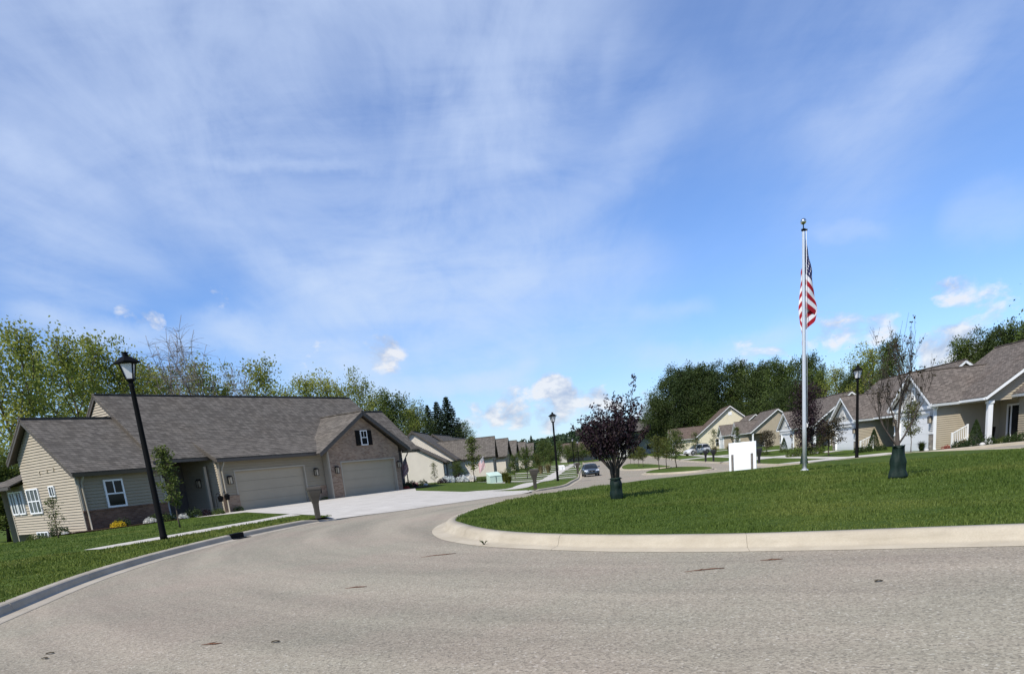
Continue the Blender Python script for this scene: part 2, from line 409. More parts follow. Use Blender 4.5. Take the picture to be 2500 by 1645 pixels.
def kerb(name, path, prof, mat, seg=12, step=.3, side=1, taper=(0, 0), skip=None):
    """sweeps a kerb profile; every `seg` steps a saw-cut joint is left open"""
    path = resample(path, step); mb = MB(); offs = [offset(path, side*o) for o, h in prof]
    n = len(path)
    def ring(i, dip=0.0, mix=0.0):
        tp = 1.0
        if taper[0] and i < taper[0]: tp = i/taper[0]
        if taper[1] and n-1-i < taper[1]: tp = min(tp, (n-1-i)/taper[1])
        r = []
        for (o, h), of in zip(prof, offs):
            x, y = of[i]
            if mix:
                j = min(n-1, max(0, i+(1 if mix > 0 else -1))); x += (of[j][0]-x)*abs(mix); y += (of[j][1]-y)*abs(mix)
            r.append((x, y, gz(x, y)+(h if h < .02 else .02+(h-.02)*max(tp, .05))-dip))
        return r
    k = len(prof); cur = []
    def flush(rs):
        if len(rs) < 2: return
        vs = [p for r in rs for p in r]; fs = []
        for a in range(len(rs)-1):
            for b in range(k-1): fs.append((a*k+b, a*k+b+1, (a+1)*k+b+1, (a+1)*k+b))
        mb.add(vs, fs, 0, False)
    for i in range(n):
        if skip and skip[0] < i < skip[1]:
            if cur: flush(cur); cur = []
            continue
        if i and seg and i % seg == 0 and i < n-1:
            cur.append(ring(i, 0, -.025)); cur.append(ring(i, .014, -.022)); cur.append(ring(i, .014, .022)); cur.append(ring(i, 0, .025))
        else: cur.append(ring(i))
    flush(cur)
    o = mb.build(name, mat, kind='structure'); return o
# ------------------------------------------------------------------ setting
KL = spline([(-2.0, -14), (-3.6, -3), (-5.0, 4.0), (-6.05, 9.1), (-6.62, 11.9), (-6.85, 14), (-6.85, 16), (-6.62, 18.5), (-6.2, 20.5), (-5.6, 22.6), (-5.0, 24.0)])   # gutter edge, left
KB = spline([(1.95, 38.6), (3.0, 41.2), (4.4, 46.0), (5.7, 54.0), (6.8, 61.5), (8.1, 71), (10.0, 87), (12.0, 103), (15.5, 130), (19.6, 165), (22, 185)])           # kerb beside the street, left
ISL = spline([(-1.42, 15.6), (-1.15, 13.75), (-.72, 12.5), (-.22, 11.5), (.35, 10.7), (1.25, 9.6), (2.2, 8.72), (3.1, 8.05), (4.4, 7.2), (6.4, 6.0), (9.5, 4.9), (13, 5.6),
              (16.6, 9.5), (18.6, 16), (19.0, 25), (18.0, 34), (16.6, 42), (14.6, 46.6), (12.4, 46.4), (9.6, 40.5), (6.6, 33.5), (3.7, 27.3), (1.6, 24.6), (.1, 22.4), (-.75, 20), (-1.3, 17.5)], 6, True)
KR = spline([(18, -14), (21, -4), (23.2, 7), (24, 18), (23.3, 28), (21.6, 36), (20.1, 44), (20.0, 55), (20.9, 66), (22.4, 80), (24.0, 95), (27.0, 117), (31, 145), (36, 180)])
ISLG = spline([(-.92, 15.9), (-.72, 14.8), (-.40, 13.5), (.02, 12.3), (.62, 11.2), (1.45, 10.1), (2.35, 9.2), (3.2, 8.5), (4.65, 7.6), (6.6, 6.45), (9.6, 5.4), (12.8, 6.1),
               (16.2, 9.8), (18.1, 16), (18.5, 25), (17.5, 34), (16.1, 41.9), (14.3, 46.0), (12.7, 45.9), (10.0, 40.2), (7.0, 33.2), (4.1, 27.0), (2.0, 24.3), (.5, 22.1), (-.3, 19.8), (-.8, 17.6)], 6, True)
MED1 = spline([(14.2, 84), (15.4, 77.5), (17.8, 75.5), (19.2, 84), (20.4, 99), (20.0, 112), (17.6, 105), (15.4, 94)], 5, True)
MED2 = spline([(12.3, 62.3), (14.6, 57.6), (17.2, 58.6), (18.3, 65), (17.8, 72.5), (15.9, 72.6), (13.4, 68)], 5, True)

sheet('ground', [(-2500, -300), (2500, -300), (2500, 3500), (-2500, 3500)], lambda x, y: gz(x, y)-.09, 'grass')
sheet('road', [(-14, -40), (45, -40), (45, 182), (-14, 182)], lambda x, y: gz(x, y), 'asphalt')

# lawns sit a kerb height above the road
DRV = [(-5.35, 23.95), (-7.05, 27.6), (-8.6, 31.0), (-13.9, 40.6), (-15.4, 43.2), (-6.6, 55.6), (-5.9, 55.2), (-5.1, 48.4), (-1.9, 44.2), (-.4, 45.0), (1.55, 39.3), (1.95, 38.4)]
DRVROAD = [(1.2, 37.6), (.2, 34.4), (-1.5, 29.4), (-3.3, 26.1), (-5.0, 23.95)]
kl_back = offset(KL, .36)
sheet('lawn', kl_back[::-1]+[(-2.4, -40), (-250, -40), (-250, 57.5), (-7.0, 57.5), (-6.6, 55.6), (-15.4, 43.2), (-13.9, 40.6), (-8.6, 31.0), (-7.05, 27.6), (-5.4, 24.3)], lz, 'grass')
kb_back = offset(KB, .34)
sheet('lawn', kb_back+[(-250, 185), (-250, 57.5), (-7.0, 57.5), (-5.9, 55.2), (-5.1, 48.4), (-1.9, 44.2), (-.4, 45.0), (1.5, 39.4)], lz, 'grass')
sheet('lawn', offset(KR, -.34)+[(250, 180), (250, -14)], lz, 'grass')
sheet('island_lawn', ISLG, lambda x, y: gz(x, y)+.145, 'grass_dk')
sheet('median_lawn', offset(MED1, .34, True), lz, 'grass')
sheet('median_lawn', offset(MED2, .34, True), lz, 'grass')

# kerbs: gutter pan, sloping face, rounded top, back edge
PROF_I = [(0, .004), (.02, .012), (.235, .020), (.275, .035), (.305, .075), (.335, .125), (.37, .150), (.42, .160), (.56, .158), (.575, .10)]
PROF = [(0, .004), (.02, .010), (.20, .012), (.235, .03), (.25, .09), (.265, .118), (.29, .132), (.38, .140), (.39, .08)]
def lerp_kerb_island():
    # the island kerb fills the strip between the gutter edge and the grass edge
    path = [ISL[i] for i in range(len(ISL))]; path.append(path[0])
    gr = [ISLG[i] for i in range(len(ISLG))]; gr.append(gr[0])
    # walk both splines in step (same number of control points)
    mb = MB(); k = len(PROF_I); rows = []
    dist = 0
    for i in range(len(path)):
        a, b = path[i], gr[i]
        rows.append([(a[0]+(b[0]-a[0])*o/.575, a[1]+(b[1]-a[1])*o/.575, h) for o, h in PROF_I])
    # densify
    dense = []
    for i in range(len(rows)-1):
        for t in (0, .34, .67):
            dense.append([tuple(p+(q-p)*t for p, q in zip(r, s)) for r, s in zip(rows[i], rows[i+1])])
    dense.append(dense[0])
    def put(rs):
        vs = [(x, y, gz(x, y)+h) for r in rs for (x, y, h) in r]; fs = []
        for a in range(len(rs)-1):
            for b in range(k-1): fs.append((a*k+b, a*k+b+1, (a+1)*k+b+1, (a+1)*k+b))
        mb.add(vs, fs, 0, True)
    cut = []; acc = 0
    for i in range(1, len(dense)):
        acc += hypot(dense[i][0][0]-dense[i-1][0][0], dense[i][0][1]-dense[i-1][0][1])
        if acc > 2.9: cut.append(i); acc = 0
    cur = []
    for i, r in enumerate(dense):
        if i in cut:
            p = dense[i-1]
            mixr = lambda t, d: [tuple(a+(b-a)*t for a, b in zip(u, v))[:2]+(u[2]-d,) for u, v in zip(p, r)]
            cur.append(mixr(.93, 0)); put(cur)
            put([mixr(.93, .03), [(x, y, h-.03) for x, y, h in r]])
            put([mixr(.93, 0), mixr(.93, .03)]); put([[(x, y, h-.03) for x, y, h in r], r])
            cur = [r]
        else: cur.append(r)
    put(cur)
    return mb.build('kerb', 'kerb', kind='structure')
lerp_kerb_island()
kerb('kerb', KL, PROF, 'kerb_grey', 10, .3, 1, (0, 5))
kerb('kerb', KB, PROF, 'kerb', 10, .3, 1, (5, 0))
kerb('kerb', KR, PROF, 'kerb', 0, .6, -1)
kerb('kerb', MED1+[MED1[0]], PROF, 'kerb', 0, .6, 1)
kerb('kerb', MED2+[MED2[0]], PROF, 'kerb', 0, .6, 1)

# driveway of the big duplex with its apron running down to the road
def dist_poly(x, y, pl):
    b = 1e9
    for (ax, ay), (bx, by) in zip(pl, pl[1:]):
        dx, dy = bx-ax, by-ay; t = max(0, min(1, ((x-ax)*dx+(y-ay)*dy)/(dx*dx+dy*dy))); b = min(b, hypot(x-ax-t*dx, y-ay-t*dy))
    return b
drv = DRV+DRVROAD[:-1]
sheet('driveway', drv, lambda x, y: gz(x, y)+.01+.135*sm(dist_poly(x, y, DRVROAD)/1.6), 'walk')
sheet('sidewalk', [(-9.75, 18.5), (-8.75, 21.0), (-7.75, 24.5), (-7.25, 27.7), (-8.45, 30.7), (-8.75, 27.0), (-9.55, 22.0), (-10.5, 18.9)], lambda x, y: lz(x, y)+.014, 'walk')
sheet('front_walk', [(-16.2, 40.0), (-15.2, 38.6), (-12.9, 38.9), (-13.7, 40.25), (-14.6, 41.8)], lambda x, y: lz(x, y)+.013, 'walk')
# pavement along the left side of the street, and drives crossing it
SWB = spline([(-.9, 44.3), (1.6, 46.5), (2.6, 51.0), (3.9, 60), (5.4, 71), (7.4, 87), (9.6, 104), (13.2, 130), (18, 165)])
sheet('sidewalk', SWB+offset(SWB, 1.3)[::-1], lambda x, y: lz(x, y)+.014, 'walk')
# ------------------------------------------------------------------ houses
def clip(poly, a, b, c):
    """keep a*s+b*z <= c"""
    out = []
    for i in range(len(poly)):
        p, q = poly[i], poly[(i+1) % len(poly)]; dp = a*p[0]+b*p[1]-c; dq = a*q[0]+b*q[1]-c
        if dp <= 0: out.append(p)
        if (dp < 0 < dq) or (dq < 0 < dp):
            t = dp/(dp-dq); out.append((p[0]+(q[0]-p[0])*t, p[1]+(q[1]-p[1])*t))
    return out
class Frame:
    """a wall plane: o = origin, s runs along it, z up, d outwards"""
    def __init__(s, o, sd, nd): s.o = Vector(o); s.sd = Vector(sd); s.nd = Vector(nd)
    def p(s, a, z, d=0): v = s.o+s.sd*a+s.nd*d; return (v.x, v.y, v.z+z)
    def box(s, mb, a0, a1, z0, z1, d0, d1, mi=0):
        mb.hexa([s.p(a0, z0, d0), s.p(a1, z0, d0), s.p(a1, z0, d1), s.p(a0, z0, d1), s.p(a0, z1, d0), s.p(a1, z1, d0), s.p(a1, z1, d1), s.p(a0, z1, d1)], mi)
GAP = .016
def wall_faces(mb, F, poly, openings=(), lap=0.0, depth=.034, board=0.0):
    xs = sorted(set([min(p[0] for p in poly), max(p[0] for p in poly)]+[v for o in openings for v in o[:2]]))
    pieces = []
    for a, b in zip(xs, xs[1:]):
        if b-a < 1e-4: continue
        pc = clip(clip(poly, -1, 0, -a), 1, 0, b)
        ops = [o for o in openings if o[0] <= a+1e-4 and o[1] >= b-1e-4]
        if not ops: pieces.append(pc); continue
        o = ops[0]
        pieces.append(clip(pc, 0, 1, o[2])); pieces.append(clip(pc, 0, -1, -o[3]))
    for pc in pieces:
        if len(pc) < 3: continue
        if not lap:
            mb.add([F.p(s, z, 0) for s, z in pc], [tuple(range(len(pc)))]); continue
        mb.add([F.p(s, z, -.006) for s, z in pc], [tuple(range(len(pc)))])      # sheathing behind the shadow gaps
        z0 = min(z for s, z in pc); z1 = max(z for s, z in pc); k = math.floor(z0/lap)
        while k*lap < z1:
            kb = k*lap+GAP
            st = clip(clip(pc, 0, -1, -kb), 0, 1, (k+1)*lap)
            if len(st) >= 3:
                n = len(st); dd = [depth*(1-(z-k*lap)/lap) for s, z in st]
                mb.add([F.p(s, z, d) for (s, z), d in zip(st, dd)], [tuple(range(n))])
                for i in range(n):      # the little shadowed under-edge
                    j = (i+1) % n
                    if abs(st[i][1]-kb) < 1e-5 and abs(st[j][1]-kb) < 1e-5 and abs(st[i][0]-st[j][0]) > .01:
                        mb.add([F.p(st[i][0], kb, -.006), F.p(st[j][0], kb, -.006), F.p(st[j][0], kb, depth), F.p(st[i][0], kb, depth)], [(0, 1, 2, 3)])
            k += 1
class House:
    def __init__(s, name, label, P, ang, side, z, group=None):
        """P = world point of local (0,0); u runs along the street at `ang` from +y towards +x; v points at the street.
        side = +1 when the street lies to the right of u, -1 when it lies to the left"""
        s.m = -1 if side > 0 else 1
        s.root = thing(name, label, 'house', (P[0], P[1], z), pi/2-radians(ang), group)
    def fr(s, u, v, su, sv, nu, nv): return Frame((u, s.m*v, 0), (su, s.m*sv, 0), (nu, s.m*nv, 0))
    def front(s, v): return s.fr(0, v, 1, 0, 0, 1)        # s = u
    def near(s, u): return s.fr(u, 0, 0, 1, -1, 0)         # s = v, faces -u
    def far(s, u): return s.fr(u, 0, 0, 1, 1, 0)
    def back(s, v): return s.fr(0, v, 1, 0, 0, -1)
    def pt(s, u, v, z): return (u, s.m*v, z)
    def wall(s, F, poly, mat, openings=(), lap=.13, name='wall', label=None):
        mb = MB(); wall_faces(mb, F, poly, openings, lap); return mb.build(name, mat, s.root, label, fix=False)
    def walls(s, items, mat, lap=.13, name='wall', label=None):
        for F, poly, op in items:
            mb = MB(); wall_faces(mb, F, poly, op, lap, .036); mb.build(name, mat, s.root, label, fix=False)
    def slab(s, mb, a, b, c, d, t=.06):
        """roof plane a-b (eave) c-d (ridge), local uvz points"""
        q = [Vector(s.pt(*p)) for p in (a, b, c, d)]; n = (q[1]-q[0]).cross(q[3]-q[0]).normalized()
        if n.z < 0: n = -n
        lo = [p for p in q]; hi = [p+n*t for p in q]
        mb.hexa(lo+hi)
    def roof_u(s, u0, u1, vr, zr, vf, zf, vb=None, zb=None, mat='shingle', fmat='fascia', gut=True, raked=(1, 1), soffit=True, gmat=None):
        """gable roof whose ridge runs along u at v=vr; front eave at (vf,zf); back eave at (vb,zb)"""
        mb = MB(); fas = []
        ends = [(vf, zf)]
        if vb is not None: ends.append((vb, zb))
        for ve, ze in ends:
            s.slab(mb, (u0, ve, ze), (u1, ve, ze), (u1, vr, zr), (u0, vr, zr))
            for e, u in ((0, u0), (1, u1)):
                if raked[e]:
                    fa = MB(); fas.append(fa)
                    w = .035 if e == 0 else -.035
                    fa.bar(s.pt(u+w, ve, ze-.085), s.pt(u+w, vr, zr-.085), .05, .19)
                    if soffit:   # boxed soffit behind the rake
                        k = .36 if e == 0 else -.36
                        q = [s.pt(u, ve, ze-.06), s.pt(u+k, ve, ze-.06), s.pt(u+k, vr, zr-.06), s.pt(u, vr, zr-.06)]
                        fa.add(q, [(0, 1, 2, 3)])
        mb.bar(s.pt(u0, vr, zr+.07), s.pt(u1, vr, zr+.07), .26, .05)
        r = mb.build('roof', mat, s.root)
        for fa in fas: fa.build('fascia', fmat, r)
        if gut:
            g = MB(); sg = 1 if vf > vr else -1
            g.hexa([s.pt(u0, vf-.02*sg, zf-.16), s.pt(u1, vf-.02*sg, zf-.16), s.pt(u1, vf+.07*sg, zf-.16), s.pt(u0, vf+.07*sg, zf-.16),
                    s.pt(u0, vf-.02*sg, zf-.01), s.pt(u1, vf-.02*sg, zf-.01), s.pt(u1, vf+.12*sg, zf-.01), s.pt(u0, vf+.12*sg, zf-.01)])
            k = -.45*sg
            g.add([s.pt(u0+.02, vf, zf-.14), s.pt(u1-.02, vf, zf-.14), s.pt(u1-.02, vf+k, zf-.14), s.pt(u0+.02, vf+k, zf-.14)], [(0, 1, 2, 3)])
            g.build('gutter', gmat or fmat, r)
        return r
    def roof_v(s, ur, zr, ue0, ue1, ze, v1, vback_fn, mat='shingle', fmat='fascia', gmat=None, gut=(1, 1)):
        """cross gable whose ridge runs towards the street, ends at v1; vback_fn(z) = where it dives into the main roof"""
        mb = MB(); fas = []; gs_ = []
        for ue in (ue0, ue1):
            s.slab(mb, (ue, v1, ze), (ue, vback_fn(ze), ze), (ur, vback_fn(zr), zr), (ur, v1, zr))
            fa = MB(); fas.append(fa); fa.bar(s.pt(ue, v1-.03, ze-.085), s.pt(ur, v1-.03, zr-.085), .05, .21)
            fa.add([s.pt(ue, v1, ze-.055), s.pt(ue, v1-.35, ze-.055), s.pt(ur, v1-.35, zr-.055), s.pt(ur, v1, zr-.055)], [(0, 1, 2, 3)])
        for k, ue in ((0, ue0), (1, ue1)):
            sg = -1 if ue < ur else 1
            if gut[k]:
                g = MB(); gs_.append(g); g.hexa([s.pt(ue-.02*sg, v1-.02, ze-.15), s.pt(ue-.02*sg, vback_fn(ze), ze-.15), s.pt(ue+.07*sg, vback_fn(ze), ze-.15), s.pt(ue+.07*sg, v1-.02, ze-.15),
                        s.pt(ue-.02*sg, v1-.02, ze-.01), s.pt(ue-.02*sg, vback_fn(ze), ze-.01), s.pt(ue+.12*sg, vback_fn(ze), ze-.01), s.pt(ue+.12*sg, v1-.02, ze-.01)])
        mb.bar(s.pt(ur, v1, zr+.07), s.pt(ur, vback_fn(zr), zr+.07), .26, .05)
        r = mb.build('roof', mat, s.root)
        for fa in fas: fa.build('fascia', fmat, r)
        for g in gs_: g.build('gutter', gmat or fmat, r)
        return r
    def window(s, F, a0, a1, z0, z1, mull_v=(), mull_h=(), w=.075, mat='white', gl='glass', d=.09, top=False):
        mb = MB()
        F.box(mb, a0, a1, z0, z0+w, -.02, d); F.box(mb, a0, a1, z1-w, z1, -.02, d)
        F.box(mb, a0, a0+w, z0+w, z1-w, -.02, d); F.box(mb, a1-w, a1, z0+w, z1-w, -.02, d)
        for x in mull_v: F.box(mb, x-w*.4, x+w*.4, z0+w, z1-w, -.01, d-.008)
        for z in mull_h: F.box(mb, a0+w, a1-w, z-w*.4, z+w*.4, -.01, d-.004)
        if top: zm = mull_h[0]; F.box(mb, (a0+a1)/2-w*.3, (a0+a1)/2+w*.3, zm, z1-w, -.01, d-.01)
        o = mb.build('window', mat, s.root)
        g = MB(); F.box(g, a0+w*.6, a1-w*.6, z0+w*.6, z1-w*.6, -.015, .056); g.build('pane', gl, o)
        return o
    def garage_door(s, F, a0, a1, z0, z1, mat='tan_gar', rec=.10, rows=4, panels=4, trim='trim_tan', lit=False):
        mb = MB(); h = (z1-z0)/rows
        for k in range(rows):
            F.box(mb, a0, a1, z0+k*h+.006, z0+(k+1)*h-.006, -rec-.04, -rec)
        F.box(mb, a0, a1, z0, z1, -rec-.06, -rec-.035)
        o = mb.build('garage_door', mat, s.root)
        j = MB()
        F.box(j, a0-.09, a0, z0, z1+.09, -rec-.02, .032); F.box(j, a1, a1+.09, z0, z1+.09, -rec-.02, .032); F.box(j, a0, a1, z1, z1+.09, -rec-.02, .032)
        j.build('frame', trim, o); return o
    def lantern(s, F, a, z):
        mb = MB(); F.box(mb, a-.07, a+.07, z-.02, z+.14, 0, .03); F.box(mb, a-.02, a+.02, z+.16, z+.20, .02, .17)
        mb.hexa([F.p(a-.12, z+.15, .03), F.p(a+.12, z+.15, .03), F.p(a+.12, z+.15, .27), F.p(a-.12, z+.15, .27), F.p(a-.06, z+.24, .08), F.p(a+.06, z+.24, .08), F.p(a+.06, z+.24, .2), F.p(a-.06, z+.24, .2)])
        for x in (-.09, .09):
            for d in (.06, .24): F.box(mb, a+x-.012, a+x+.012, z-.2, z+.15, d-.012, d+.012)
        F.box(mb, a-.1, a+.1, z-.22, z-.195, .05, .25)
        o = mb.build('wall_lantern', 'bronze', s.root); g = MB(); F.box(g, a-.07, a+.07, z-.19, z+.14, .075, .225); g.build('lantern_glass', 'warmglass', o)
    def spout(s, u, v, z0, z1, mat='trim_tan', nu=0, nv=1):
        mb = MB(); mb.tube([s.pt(u+nu*.35, v+nv*.35, z1+.02), s.pt(u+nu*.30, v+nv*.30, z1-.12), s.pt(u+nu*.06, v+nv*.06, z1-.38), s.pt(u+nu*.06, v+nv*.06, z0+.12), s.pt(u+nu*.25, v+nv*.25, z0+.04)], .045, 6)
        mb.build('downspout', mat, s.root)
    def post(s, u, v, z0, z1, w, mat, base=0.0, name='porch_column'):
        mb = MB(); F = s.front(v); F.box(mb, u-w/2, u+w/2, z0, z1, -w/2, w/2)
        if base: F.box(mb, u-w/2-.05, u+w/2+.05, z0, z0+base, -w/2-.05, w/2+.05); F.box(mb, u-w/2-.04, u+w/2+.04, z1-.16, z1, -w/2-.04, w/2+.04)
        mb.build(name, mat, s.root)

# ---- the tan duplex on the left
A = House('duplex_house', 'tan sided and brick duplex with two closed taupe garage doors beside the wide driveway', (-14.5, 42.4), 35, +1, 0.0)
gs = -.6
vm = lambda z: -.1-(z-3.0)*(4.6-.1)/(6.72-3.0)      # main roof plane
A.roof_u(-8.62, -4.10, -3.5, 5.42, .12, 2.64, -5.95, 3.55, raked=(1, 0))
A.roof_u(-4.24, 14.4, -4.6, 6.72, -.1, 3.0, -8.85, 2.90, gut=False)
gm = MB()
F0 = A.front(-.1); F0.box(gm, -4.45, -1.2, 2.85, 2.99, -.02, .1); gm.build('gutter', 'fascia', A.root)
# garage roof: a lower-pitched plane that starts part way up the main roof
mb = MB(); A.slab(mb, (-1.35, .7, 2.85), (7.0, .7, 2.85), (7.0, -1.75, 4.22), (-1.35, -1.75, 4.22)); ro = mb.build('roof', 'shingle', A.root)
fa = MB(); fa.bar(A.pt(-1.33, .7, 2.77), A.pt(-1.33, -1.75, 4.14), .05, .17); fa.build('fascia', 'fascia', ro)
g = MB(); FG = A.front(.7); FG.box(g, -1.35, 5.75, 2.69, 2.84, -.02, .11); FG.box(g, -1.3, 5.7, 2.70, 2.715, -.48, -.02); g.build('gutter', 'fascia', ro)
A.roof_v(9.7, 5.16, 5.6, 13.75, 2.75, 1.15, lambda z: vm(z)-.05, gut=(0, 1))
A.roof_u(13.7, 15.55, -2.7, 5.55, .45, 2.62, -5.85, 2.62, raked=(0, 1))
# walls
FW = A.front(0.0)
WV = -.25; FWW = A.front(WV); FG0 = A.front(.28)
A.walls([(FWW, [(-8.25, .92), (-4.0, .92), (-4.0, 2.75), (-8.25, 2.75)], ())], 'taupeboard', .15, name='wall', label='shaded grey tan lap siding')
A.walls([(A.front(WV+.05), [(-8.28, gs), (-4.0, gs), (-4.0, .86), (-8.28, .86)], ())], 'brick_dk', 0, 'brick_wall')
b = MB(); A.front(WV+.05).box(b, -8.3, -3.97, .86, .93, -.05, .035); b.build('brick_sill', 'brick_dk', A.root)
A.walls([(A.near(-8.25), [(WV, gs), (WV, 2.72), (-3.5, 5.3), (-5.5, 3.75), (-5.5, gs-.3)], ()),
         (A.near(-8.25), [(-5.5, gs-.3), (-5.5, 2.5), (-7.5, 2.4), (-7.5, .0), (-6.0, .0), (-6.0, gs-.3)], ()),
         (A.near(-4.12), [(-.2, 2.95), (-4.6, 6.62), (-4.6, 4.2), (-.2, 2.6)], ()),
         (A.near(-4.12), [(-4.6, 6.5), (-8.6, 2.78), (-6.4, 2.4), (-4.6, 4.0)], ()),
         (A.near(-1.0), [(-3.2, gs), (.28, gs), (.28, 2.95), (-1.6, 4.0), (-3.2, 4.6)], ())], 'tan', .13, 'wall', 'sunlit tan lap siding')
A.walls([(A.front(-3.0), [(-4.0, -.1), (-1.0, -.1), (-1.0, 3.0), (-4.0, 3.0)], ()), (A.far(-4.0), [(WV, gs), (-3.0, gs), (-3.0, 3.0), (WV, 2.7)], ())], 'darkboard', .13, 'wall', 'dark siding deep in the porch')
dA = (0.0, 4.88); dB = (7.55, 12.43)
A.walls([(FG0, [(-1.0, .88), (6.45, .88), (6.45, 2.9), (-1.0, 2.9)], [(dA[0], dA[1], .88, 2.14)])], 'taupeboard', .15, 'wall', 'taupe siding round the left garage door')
A.walls([(A.front(.32), [(-1.03, gs), (0.0, gs), (0.0, .82), (-1.03, .82)], ()), (A.front(.32), [(4.88, gs), (6.45, gs), (6.45, .82), (4.88, .82)], ()),
         (A.near(-1.03), [(.32, gs), (.32, .82), (.26, .82), (.26, gs)], ())], 'brick', 0, 'brick_wall')
b = MB(); A.front(.32).box(b, -1.05, 0.0, .82, .89, -.05, .035); b.build('brick_sill', 'brick', A.root)
b = MB(); A.front(.32).box(b, 4.9, 6.4, .82, .89, -.05, .035); b.build('brick_sill', 'brick', A.root)
A.garage_door(FG0, dA[0], dA[1], -.04, 2.14, rec=.12)
VB = .75
A.walls([(A.front(VB), [(6.5, gs), (13.0, gs), (13.0, 2.93), (9.7, 4.98), (6.5, 3.0)], [(dB[0], dB[1], gs, 2.13)])], 'brick', 0, 'brick_wall', 'brick gable round the right garage door')
A.walls([(A.near(6.5), [(0, gs), (VB, gs), (VB, 2.9), (0, 2.9)], ())], 'tan', .13)
A.walls([(A.far(13.0), [(VB, gs), (-2.5, gs), (-2.5, 2.9), (VB, 2.9)], ())], 'brick', 0, 'brick_wall')
A.garage_door(A.front(VB), dB[0], dB[1], -.04, 2.13, rec=.18)
fl = MB(); A.front(VB).box(fl, 9.38, 10.42, 3.02, 3.1, .005, .07)
A.window(A.front(VB), 9.55, 10.15, 3.12, 4.05, (), (3.6,), .06, d=.07, top=True)
for a0, a1 in ((9.12, 9.51), (10.19, 10.58)):
    mb = MB(); F = A.front(VB); F.box(mb, a0, a1, 3.12, 4.05, .004, .045)
    for k in range(9): F.box(mb, a0+.05, a1-.05, 3.18+k*.095, 3.235+k*.095, .045, .058)
    mb.build('shutter', 'dark', A.root)
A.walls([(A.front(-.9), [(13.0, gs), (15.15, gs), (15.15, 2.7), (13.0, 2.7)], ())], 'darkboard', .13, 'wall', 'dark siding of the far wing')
A.walls([(A.far(15.15), [(-.9, gs), (-.9, 2.7), (-2.7, 5.4), (-5.5, 2.7), (-5.5, gs)], ())], 'tan', .13)
A.walls([(A.back(-8.4), [(-8.2, gs-.4), (15, gs-.4), (15, 2.8), (-8.2, 2.8)], ()), (A.far(14.2), [(-4.6, 6.5), (-8.6, 2.8), (-.5, 2.8)], ())], 'tan', .25)
A.window(A.front(-.9), 13.75, 14.3, .55, 2.15, (), (1.35,))
A.window(FWW, -7.08, -6.12, .95, 2.27, (), (1.6,), .085, top=True)
mb = MB()
NW = A.near(-8.25)
A.window(NW, -5.35, -4.07, 1.0, 2.24, (-4.93, -4.5), (1.62,), .07, gl='glass_blind')
A.window(NW, -7.28, -6.62, 1.03, 2.2, (-6.95,), (), .07, gl='glass_blind'); A.window(NW, -6.56, -5.86, 1.03, 2.2, (-6.2,), (), .07, gl='glass_blind')
A.window(NW, -2.95, -2.40, 1.72, 2.25, (-2.67,), (), .06, gl='glass_blind')
A.window(NW, -5.25, -4.05, -.42, .1, (-4.85, -4.45), (), .06, gl='glass_blind')
# rear sun room with its own low roof
mb = MB(); A.slab(mb, (-8.9, -5.6, 2.42), (-8.9, -8.3, 2.42), (-6.5, -7.2, 3.35), (-6.5, -5.6, 3.35)); A.slab(mb, (-8.9, -8.3, 2.42), (-2, -8.3, 2.42), (-2, -7.2, 3.35), (-6.5, -7.2, 3.35))
ro = mb.build('roof', 'shingle', A.root); g = MB(); g.bar(A.pt(-8.92, -5.6, 2.36), A.pt(-8.92, -8.3, 2.36), .12, .14); g.build('gutter', 'fascia', ro)
# vents on the gable, corner trims, downspouts
for v, z in ((-3.55, 2.93), (-2.75, 2.96), (-2.1, 2.99)):
    mb = MB(); NW.box(mb, v-.05, v+.05, z-.08, z+.08, .01, .06); mb.build('vent', 'tan', A.root)
for F, a, z0, z1 in ((FWW, -8.22, .93, 2.6), (NW, WV-.05, gs, 2.6), (FG0, -.97, .89, 2.75), (A.near(-1.0), .23, gs, 2.75), (FWW, -4.05, .93, 2.6), (A.near(6.5), VB-.05, gs, 2.8), (A.front(VB), 6.53, gs, 2.85), (NW, -7.45, -.5, 2.35), (NW, -5.95, -1, -.05)):
    mb = MB(); F.box(mb, a-.045, a+.045, z0, z1, 0, .045); mb.build('corner_trim', 'trim_tan', A.root)
A.spout(-8.1, WV+.03, gs+.3, 2.55); A.spout(-.85, .32, -.12, 2.7); A.spout(14.95, -.5, gs+.4, 2.5, 'fascia')
for a, F in ((-.48, FG0), (5.72, FG0), (7.02, A.front(VB)), (12.76, A.front(VB))): A.lantern(F, a, 1.72)
A.post(-1.28, -.55, -.1, 2.55, .14, 'trim_tan'); A.post(-3.95, -.5, -.1, 2.55, .12, 'trim_tan')
# porch floor, steps and front door
mb = MB(); F = A.front(-.5); F.box(mb, -4.0, -1.02, -.3, .06, -2.45, .0); F.box(mb, -2.9, -1.02, -.3, -.06, 0, .35); mb.build('porch_step', 'walk', A.root)
dr = MB(); F = A.front(-3.0); F.box(dr, -3.3, -2.35, .07, 2.12, .0, .05); do = dr.build('front_door', 'dark', A.root)
dr = MB(); F.box(dr, -3.42, -3.3, .07, 2.2, 0, .08); F.box(dr, -2.35, -2.23, .07, 2.2, 0, .08); F.box(dr, -3.3, -2.35, 2.12, 2.2, 0, .08); dr.build('frame', 'white', do)
dr = MB(); F.box(dr, -3.12, -2.55, .9, 1.95, .05, .056); dr.build('pane', 'glass', do)
A.window(F, -3.9, -3.5, .3, 2.1, (), (1.2,), .05)
A.lantern(A.near(-1.0), -1.5, 1.7)
mb = MB(); mb.box(-.01, .01, -.01, .01, 0, .02)
